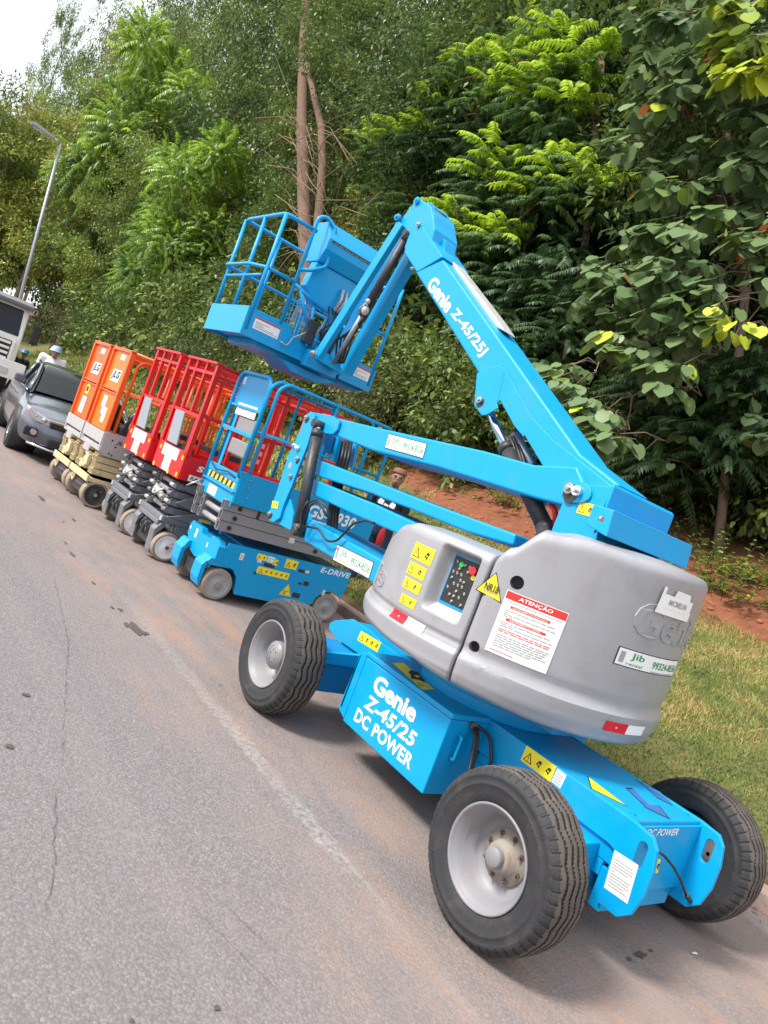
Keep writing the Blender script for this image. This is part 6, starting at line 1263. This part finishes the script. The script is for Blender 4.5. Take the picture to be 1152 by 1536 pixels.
at_tree('light', 60, 250, 8.6, 'light green tree spreading behind the foot of the street lamp', 1.1, 9.2, rz=2.5)
at_tree('light', 160, 245, 9.4, 'rounded light green tree right of the street lamp', .95, 9.2, rz=.5)
at_tree('dry', 215, 30, 12.0, 'tree with pinkish brown dry foliage above the lamp', 1.1, 9.6, rz=.5); at_tree('dry', 235, 170, 10.8, 'low tree with straw coloured dry twigs beside the lamp head', .9, 9.6, rz=2)
at_tree('sparse', 195, -10, 12.5, 'tall open crowned tree just right of the airy one near the top left', 1.2, 12.8, rz=4)
at_tree('oak', 100, 150, 10.5, 'mid green tree with its crown just above the street lamp head', 1.15, 9.6, rz=4)
at_tree('sparse', 120, -5, 11.5, LBL['sparse'], 1.1, 12.8, rz=1.2); at_tree('sparse', 30, 200, 8, 'open airy tree at the left edge under the white sky', 1.0, 12.8, rz=3)
for i, (u, v, X_, kk) in enumerate([(262, 20, 14, 'tall_light'), (310, -10, 15, 'tall'), (365, -60, 14, 'tall'), (420, -80, 13.5, 'tall_light'), (500, -80, 14, 'tall'), (560, -120, 13.5, 'tall'), (620, -90, 14.5, 'tall'), (690, -80, 14.5, 'tall'), (760, -60, 15, 'tall'), (840, -90, 14.5, 'tall')]):
    at_tree(kk, u, v, X_, 'very tall dark crowned tree at the back of the wood' if kk == 'tall' else 'very tall light green tree at the back of the wood', 1.15, 14.6, GRP+': '+kk.replace('_', ' '), i*1.3)
# --- tall pale trunk with bare climbers, left of the boom head
tb_ = at(455, 350, 'X', 9.5); tx, ty = tb_.x, tb_.y
TT_ = thing('tree', 'tall pinkish trunked tree wrapped in bare climbers, above the raised basket', 'tree', (tx, ty, gz(tx, ty)-.1)); ORG['v'] = Vector(TT_.location); b = MB()
def tr(u, v, X_=9.5): return at(u, v, 'X', X_)
g0 = Vector((tx+.1, ty, gz(tx, ty)-.3))
b.tube([g0, tr(460, 520), tr(462, 430), tr(456, 300), tr(453, 180), tr(455, 80), tr(461, -20), tr(468, -120)], [.27, .25, .23, .21, .19, .175, .16, .12], 14); b.tube([g0+Vector((.1, -.25, 0)), tr(470, 430, 9.6), tr(478, 330, 9.6), tr(484, 250, 9.6), tr(482, 190, 9.6), tr(468, 130, 9.55), tr(457, 90, 9.5)], [.19, .17, .15, .13, .12, .10, .08], 12); b.build('trunk', 'bark_pink', TT_)
b = MB(); rv = random.Random(8)
for k in range(70):
    u0 = rv.uniform(440, 500); v0 = rv.uniform(180, 420); Xd = rv.uniform(8.9, 9.4); du = rv.choice([-1, 1])*rv.uniform(15, 75); dv = rv.uniform(-110, 60); b.tube(fillet([tr(u0, v0, Xd), tr(u0+du*.4, v0+dv*.5-rv.uniform(0, 30), Xd-.2), tr(u0+du, v0+dv, Xd-rv.uniform(0, .6))], .5, 5), rv.uniform(.005, .014), 5)
b.build('climbers', 'vine', TT_)
rng = np.random.default_rng(33); tips = [tr(u, v, 10.4+rv.uniform(-1.6, 1.8)) for u, v in ((452, 60), (470, 25), (440, 140), (448, 110), (462, 200), (475, 60), (480, 90), (505, 215), (430, 230), (465, -20), (400, -10), (440, 20), (500, 30), (530, 90), (420, 80), (470, -60), (540, 20), (390, 150), (560, 130), (600, 60), (350, 20), (530, 180), (640, 40), (590, 150))]
V, F, T = crown_generic(rng, tips, 34000, 1.3, .14, .34); o = bpy.data.objects.new('crown', mesh_np('tall_crown', V-np.array(tuple(ORG['v'])), F, 'leaf_green', T)); COL.objects.link(o); o.parent = TT_; ORG['v'] = Vector((0, 0, 0))
# --- the pinnate tree with bright young tips
q = at(885, 560, 'X', 10.6); PT = thing('tree', 'tree with upright lime green young fronds above dark drooping ones, right of the boom head', 'tree', (10.6, q.y, gz(10.6, q.y)-.1)); ORG['v'] = Vector(PT.location); b = MB()
base = Vector((10.6, q.y, gz(10.6, q.y)-.3)); tp = [base, at(862, 470, 'X', 10.6), at(880, 350, 'X', 10.6), at(893, 200, 'X', 10.6), at(905, 60, 'X', 10.6)]; b.tube(fillet(tp, 1, 6), .075, 9)
tips2 = []
brt = [(553, 185), (600, 170), (628, 165), (655, 140), (690, 95), (705, 60), (735, 110), (765, 50), (770, 90), (815, 20), (830, 60), (850, 30), (868, 60), (800, 110), (850, 130), (880, 105), (835, 85), (895, 60), (740, 200), (760, 230), (790, 215), (730, 245), (830, 225), (850, 215), (870, 240), (905, 255), (800, 260), (680, 300), (705, 330), (740, 335), (760, 320), (655, 320)]
dk2 = []
rv = random.Random(12)
for k in range(150): dk2.append((rv.uniform(560, 900), rv.uniform(60, 420)))
for k in range(120): dk2.append((rv.uniform(640, 860), rv.uniform(380, 700)))
for k in range(60): dk2.append((rv.uniform(940, 1160), rv.uniform(540, 720)))
for i, (u, v) in enumerate(brt[::2]):
    e_ = at(u, v+25, 'X', 9.9+rv.uniform(-.3, .5)); s_ = tp[1].lerp(tp[-1], min(.95, max(.0, (560-v)/520))); b.tube(fillet([s_, s_.lerp(e_, .5)+Vector((0, 0, .35)), e_], .8, 5), [.03]*2+[.02]*8 if False else .022, 6)
b.build('trunk', 'bark_pink', PT)
rng = np.random.default_rng(44); parts = []; P0, A0, L0, T0 = [], [], [], []
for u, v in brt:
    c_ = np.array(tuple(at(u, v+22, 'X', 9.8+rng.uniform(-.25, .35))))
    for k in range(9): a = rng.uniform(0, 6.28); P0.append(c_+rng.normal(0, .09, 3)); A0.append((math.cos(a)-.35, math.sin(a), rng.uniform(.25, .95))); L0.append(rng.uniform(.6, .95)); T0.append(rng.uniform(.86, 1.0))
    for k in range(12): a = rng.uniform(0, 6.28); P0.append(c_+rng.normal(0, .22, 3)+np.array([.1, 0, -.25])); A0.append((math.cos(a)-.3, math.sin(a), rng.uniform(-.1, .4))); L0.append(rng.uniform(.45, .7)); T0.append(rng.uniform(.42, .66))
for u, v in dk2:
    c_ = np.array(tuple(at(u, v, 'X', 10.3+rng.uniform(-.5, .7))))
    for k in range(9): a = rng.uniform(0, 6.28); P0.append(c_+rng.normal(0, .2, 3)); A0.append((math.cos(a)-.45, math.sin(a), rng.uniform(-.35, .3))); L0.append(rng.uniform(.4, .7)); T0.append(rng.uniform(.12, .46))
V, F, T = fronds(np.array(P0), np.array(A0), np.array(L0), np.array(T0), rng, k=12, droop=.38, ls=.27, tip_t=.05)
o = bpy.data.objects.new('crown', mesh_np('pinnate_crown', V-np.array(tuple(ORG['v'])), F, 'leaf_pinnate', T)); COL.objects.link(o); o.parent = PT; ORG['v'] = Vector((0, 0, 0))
# --- the broad heart-leaved tree at the right
q = at(1150, 640, 'X', 10.0); BT = thing('tree', 'tree with large heart-shaped leaves hanging over the slope at the right', 'tree', (10.2, q.y, gz(10.2, q.y)-.1)); ORG['v'] = Vector(BT.location); b = MB()
base = Vector((10.2, q.y, gz(10.2, q.y)-.3)); ndz = fillet([base, at(1120, 420, 'X', 10.6), at(1090, 200, 'X', 10.9), at(1080, -40, 'X', 10.9)], 1, 6); b.tube(ndz, .07, 9)
ndz = [ndz[i].lerp(ndz[i+1], k/5) for i in range(len(ndz)-1) for k in range(5)]
def inpoly(u, v, pl):
    c_ = False; j = len(pl)-1
    for i in range(len(pl)):
        if (pl[i][1] > v) != (pl[j][1] > v) and u < (pl[j][0]-pl[i][0])*(v-pl[i][1])/(pl[j][1]-pl[i][1])+pl[i][0]: c_ = not c_
        j = i
    return c_
PA = [(930, 20), (985, -40), (1200, -60), (1210, 300), (1200, 420), (1130, 430), (1060, 330), (990, 300), (930, 240), (905, 200), (960, 150), (940, 90)]
PB = [(945, 330), (1010, 330), (1060, 370), (1090, 420), (1085, 500), (1010, 590), (960, 560), (870, 500), (858, 455), (900, 430), (890, 390)]
PC = [(812, 550), (850, 540), (900, 600), (945, 650), (925, 670), (880, 660), (850, 600)]
PD = [(1060, 435), (1120, 440), (1125, 485), (1075, 500)]
rv = random.Random(31); cl = []
def fillp(pl, n, xa, xb, tn, sz):
    c_ = 0; us = [p_[0] for p_ in pl]; vs_ = [p_[1] for p_ in pl]
    while c_ < n:
        u, v = rv.uniform(min(us), max(us)), rv.uniform(min(vs_), max(vs_))
        if inpoly(u, v, pl): cl.append((u, v, rv.uniform(xa, xb), tn+rv.gauss(0, .1), sz)); c_ += 1
fillp(PA, 150, 8.3, 9.6, .45, .23); fillp(PB, 80, 8.0, 8.9, .45, .23); fillp(PC, 18, 7.7, 8.2, .52, .22); fillp(PD, 3, 7.9, 8.1, .94, .17); fillp([(1060, -20), (1200, -40), (1190, 110), (1070, 140)], 26, 7.8, 8.3, .86, .24)
fillp([(560, 330), (640, 360), (600, 420), (580, 560), (560, 580)], 12, 11.2, 11.8, .4, .2)
fillp([(975, 640), (1152, 560), (1170, 660), (1000, 700)], 8, 9.3, 9.8, .3, .18)
P0, A0, N0, S0, T0 = [], [], [], [], []
for u, v, X_, tn, sz in cl:
    c_ = at(u, v, 'X', X_); back = c_+Vector((rv.uniform(.5, .9), rv.uniform(-.2, .3), rv.uniform(.0, .45))); pn_ = min(ndz, key=lambda w_: (w_-back).length); b.tube([pn_, (pn_+back)/2+Vector((0, 0, .1)), back, (c_+back)/2+Vector((0, 0, .08)), c_+Vector((0, 0, .02))], [.014, .011, .009, .007, .005], 5); ndz.append(back)
    for k in range(rv.randint(8, 12)):
        a = rv.uniform(0, 6.28); dn = rv.uniform(.25, 1.1); off_ = Vector((math.cos(a), math.sin(a), -dn*.3))*rv.uniform(.04, .26); p_ = c_+off_; P0.append(tuple(p_)); A0.append((math.cos(a)*.7-.25, math.sin(a)*.7, -dn)); N0.append((math.cos(a)*.55-.45+rv.gauss(0, .2), math.sin(a)*.55+rv.gauss(0, .2), .75)); S0.append(sz*rv.uniform(.55, 1.2)); T0.append(1. if rv.random() < .004 else min(.96, max(0, tn+rv.gauss(0, .08)+(.4 if rv.random() < .02 else 0))))
b.build('trunk', 'bark', BT)
V, F, T = scatter(*HEART, np.array(P0), np.array(A0), np.array(N0), np.array(S0), np.array(T0))
o = bpy.data.objects.new('crown', mesh_np('heart_crown', V-np.array(tuple(ORG['v'])), F, 'leaf_big', T, smooth=True)); COL.objects.link(o); o.parent = BT; ORG['v'] = Vector((0, 0, 0))
# --- shrubs and scrub along the foot of the wood
SG = 'shrubs along the foot of the wood'
for k in range(46):
    y = 3.0+k*.62+rt.uniform(-.3, .3) if k < 30 else 21+(k-30)*2.2; x = 10.0+rt.uniform(-.25, .7)+(0 if y > 10 else 1.3); kk = rt.choice(['shrub', 'broad', 'scrub']) if y > 11 or rt.random() < .6 else 'darkshrub'
    if kk == 'darkshrub': kk = 'shrub'
    lb = {'shrub': 'low dark green shrub at the foot of the wood', 'broad': 'low broad-leaved shrub at the foot of the wood', 'scrub': 'low straw and green scrub bush at the foot of the wood'}[kk]
    put_tree(kk, x, y, lb, rt.uniform(0, 6.28), rt.uniform(.75, 1.15)*(1.5 if y > 21 else 1), SG+': '+kk, 'shrub', 'shrub')
for k in range(14):
    y = 11.5+k*1.25; put_tree('scrub', 9.9+rt.uniform(-.5, .2), y, 'low straw and green scrub bush at the foot of the wood', rt.uniform(0, 6.28), rt.uniform(.9, 1.3), SG+': scrub', 'shrub', 'shrub')
# --- herbs sprouting on the red earth
def herb(u, v, X_, n, h_, label, seed, tint=.55):
    q = at(u, v, 'X', X_); rng = np.random.default_rng(seed); o_ = np.array([q.x, q.y, gz(q.x, q.y)])
    st_ = o_+np.stack([rng.normal(0, .28, n), rng.normal(0, .34, n), np.zeros(n)], 1); hh = rng.uniform(.4, 1, n)*h_; P_, A_, S_ = [], [], []; b = MB()
    for i in range(n):
        ln = rng.normal(0, .18, 2); top = st_[i]+np.array([ln[0], ln[1], hh[i]]); b.tube([tuple(st_[i]-[0, 0, .05]), tuple(top)], .004, 4)
        for k in range(9): t_ = .25+.75*k/8; a = k*2.4+i; P_.append(st_[i]*(1-t_)+top*t_); A_.append((math.cos(a), math.sin(a), .35)); S_.append(rng.uniform(.07, .13)*(1.15-.4*t_))
    t = thing('herb', label, 'plant', tuple(o_)); ORG['v'] = Vector(tuple(o_)); b.build('stems', 'leaf_scrub', t, fixn=False); ORG['v'] = Vector((0, 0, 0)); m_ = len(P_)
    V, F, T = scatter(*LEAF6, np.array(P_), np.array(A_), nrm(rng.normal(0, .25, (m_, 3))+np.array([0, 0, 1])), np.array(S_), np.clip(tint+rng.normal(0, .12, m_), 0, .88))
    o = bpy.data.objects.new('leaves', mesh_np('herb_leaves', V-o_, F, 'leaf_green', T)); COL.objects.link(o); o.parent = t
herb(1120, 800, 9.4, 34, .34, 'leafy green herb clump on the red earth at the right edge', 1, .55); herb(1075, 830, 8.9, 26, .25, 'low bright herb patch beside the larger clump on the red earth', 2, .66); herb(985, 765, 9.6, 30, .55, 'upright herb above the counterweight end of the boom lift', 3, .5)
herb(1148, 760, 9.0, 22, .75, 'tall upright herb at the right edge of the wood', 4, .62); herb(765, 742, 9.3, 22, .3, 'small herb tuft on the red earth behind the upper beam', 5, .62); herb(700, 722, 9.6, 26, .4, 'herb patch under the upper beam near the person', 6, .5); herb(640, 700, 9.6, 26, .4, 'herb patch beside the head of the person in orange headband', 7, .5)
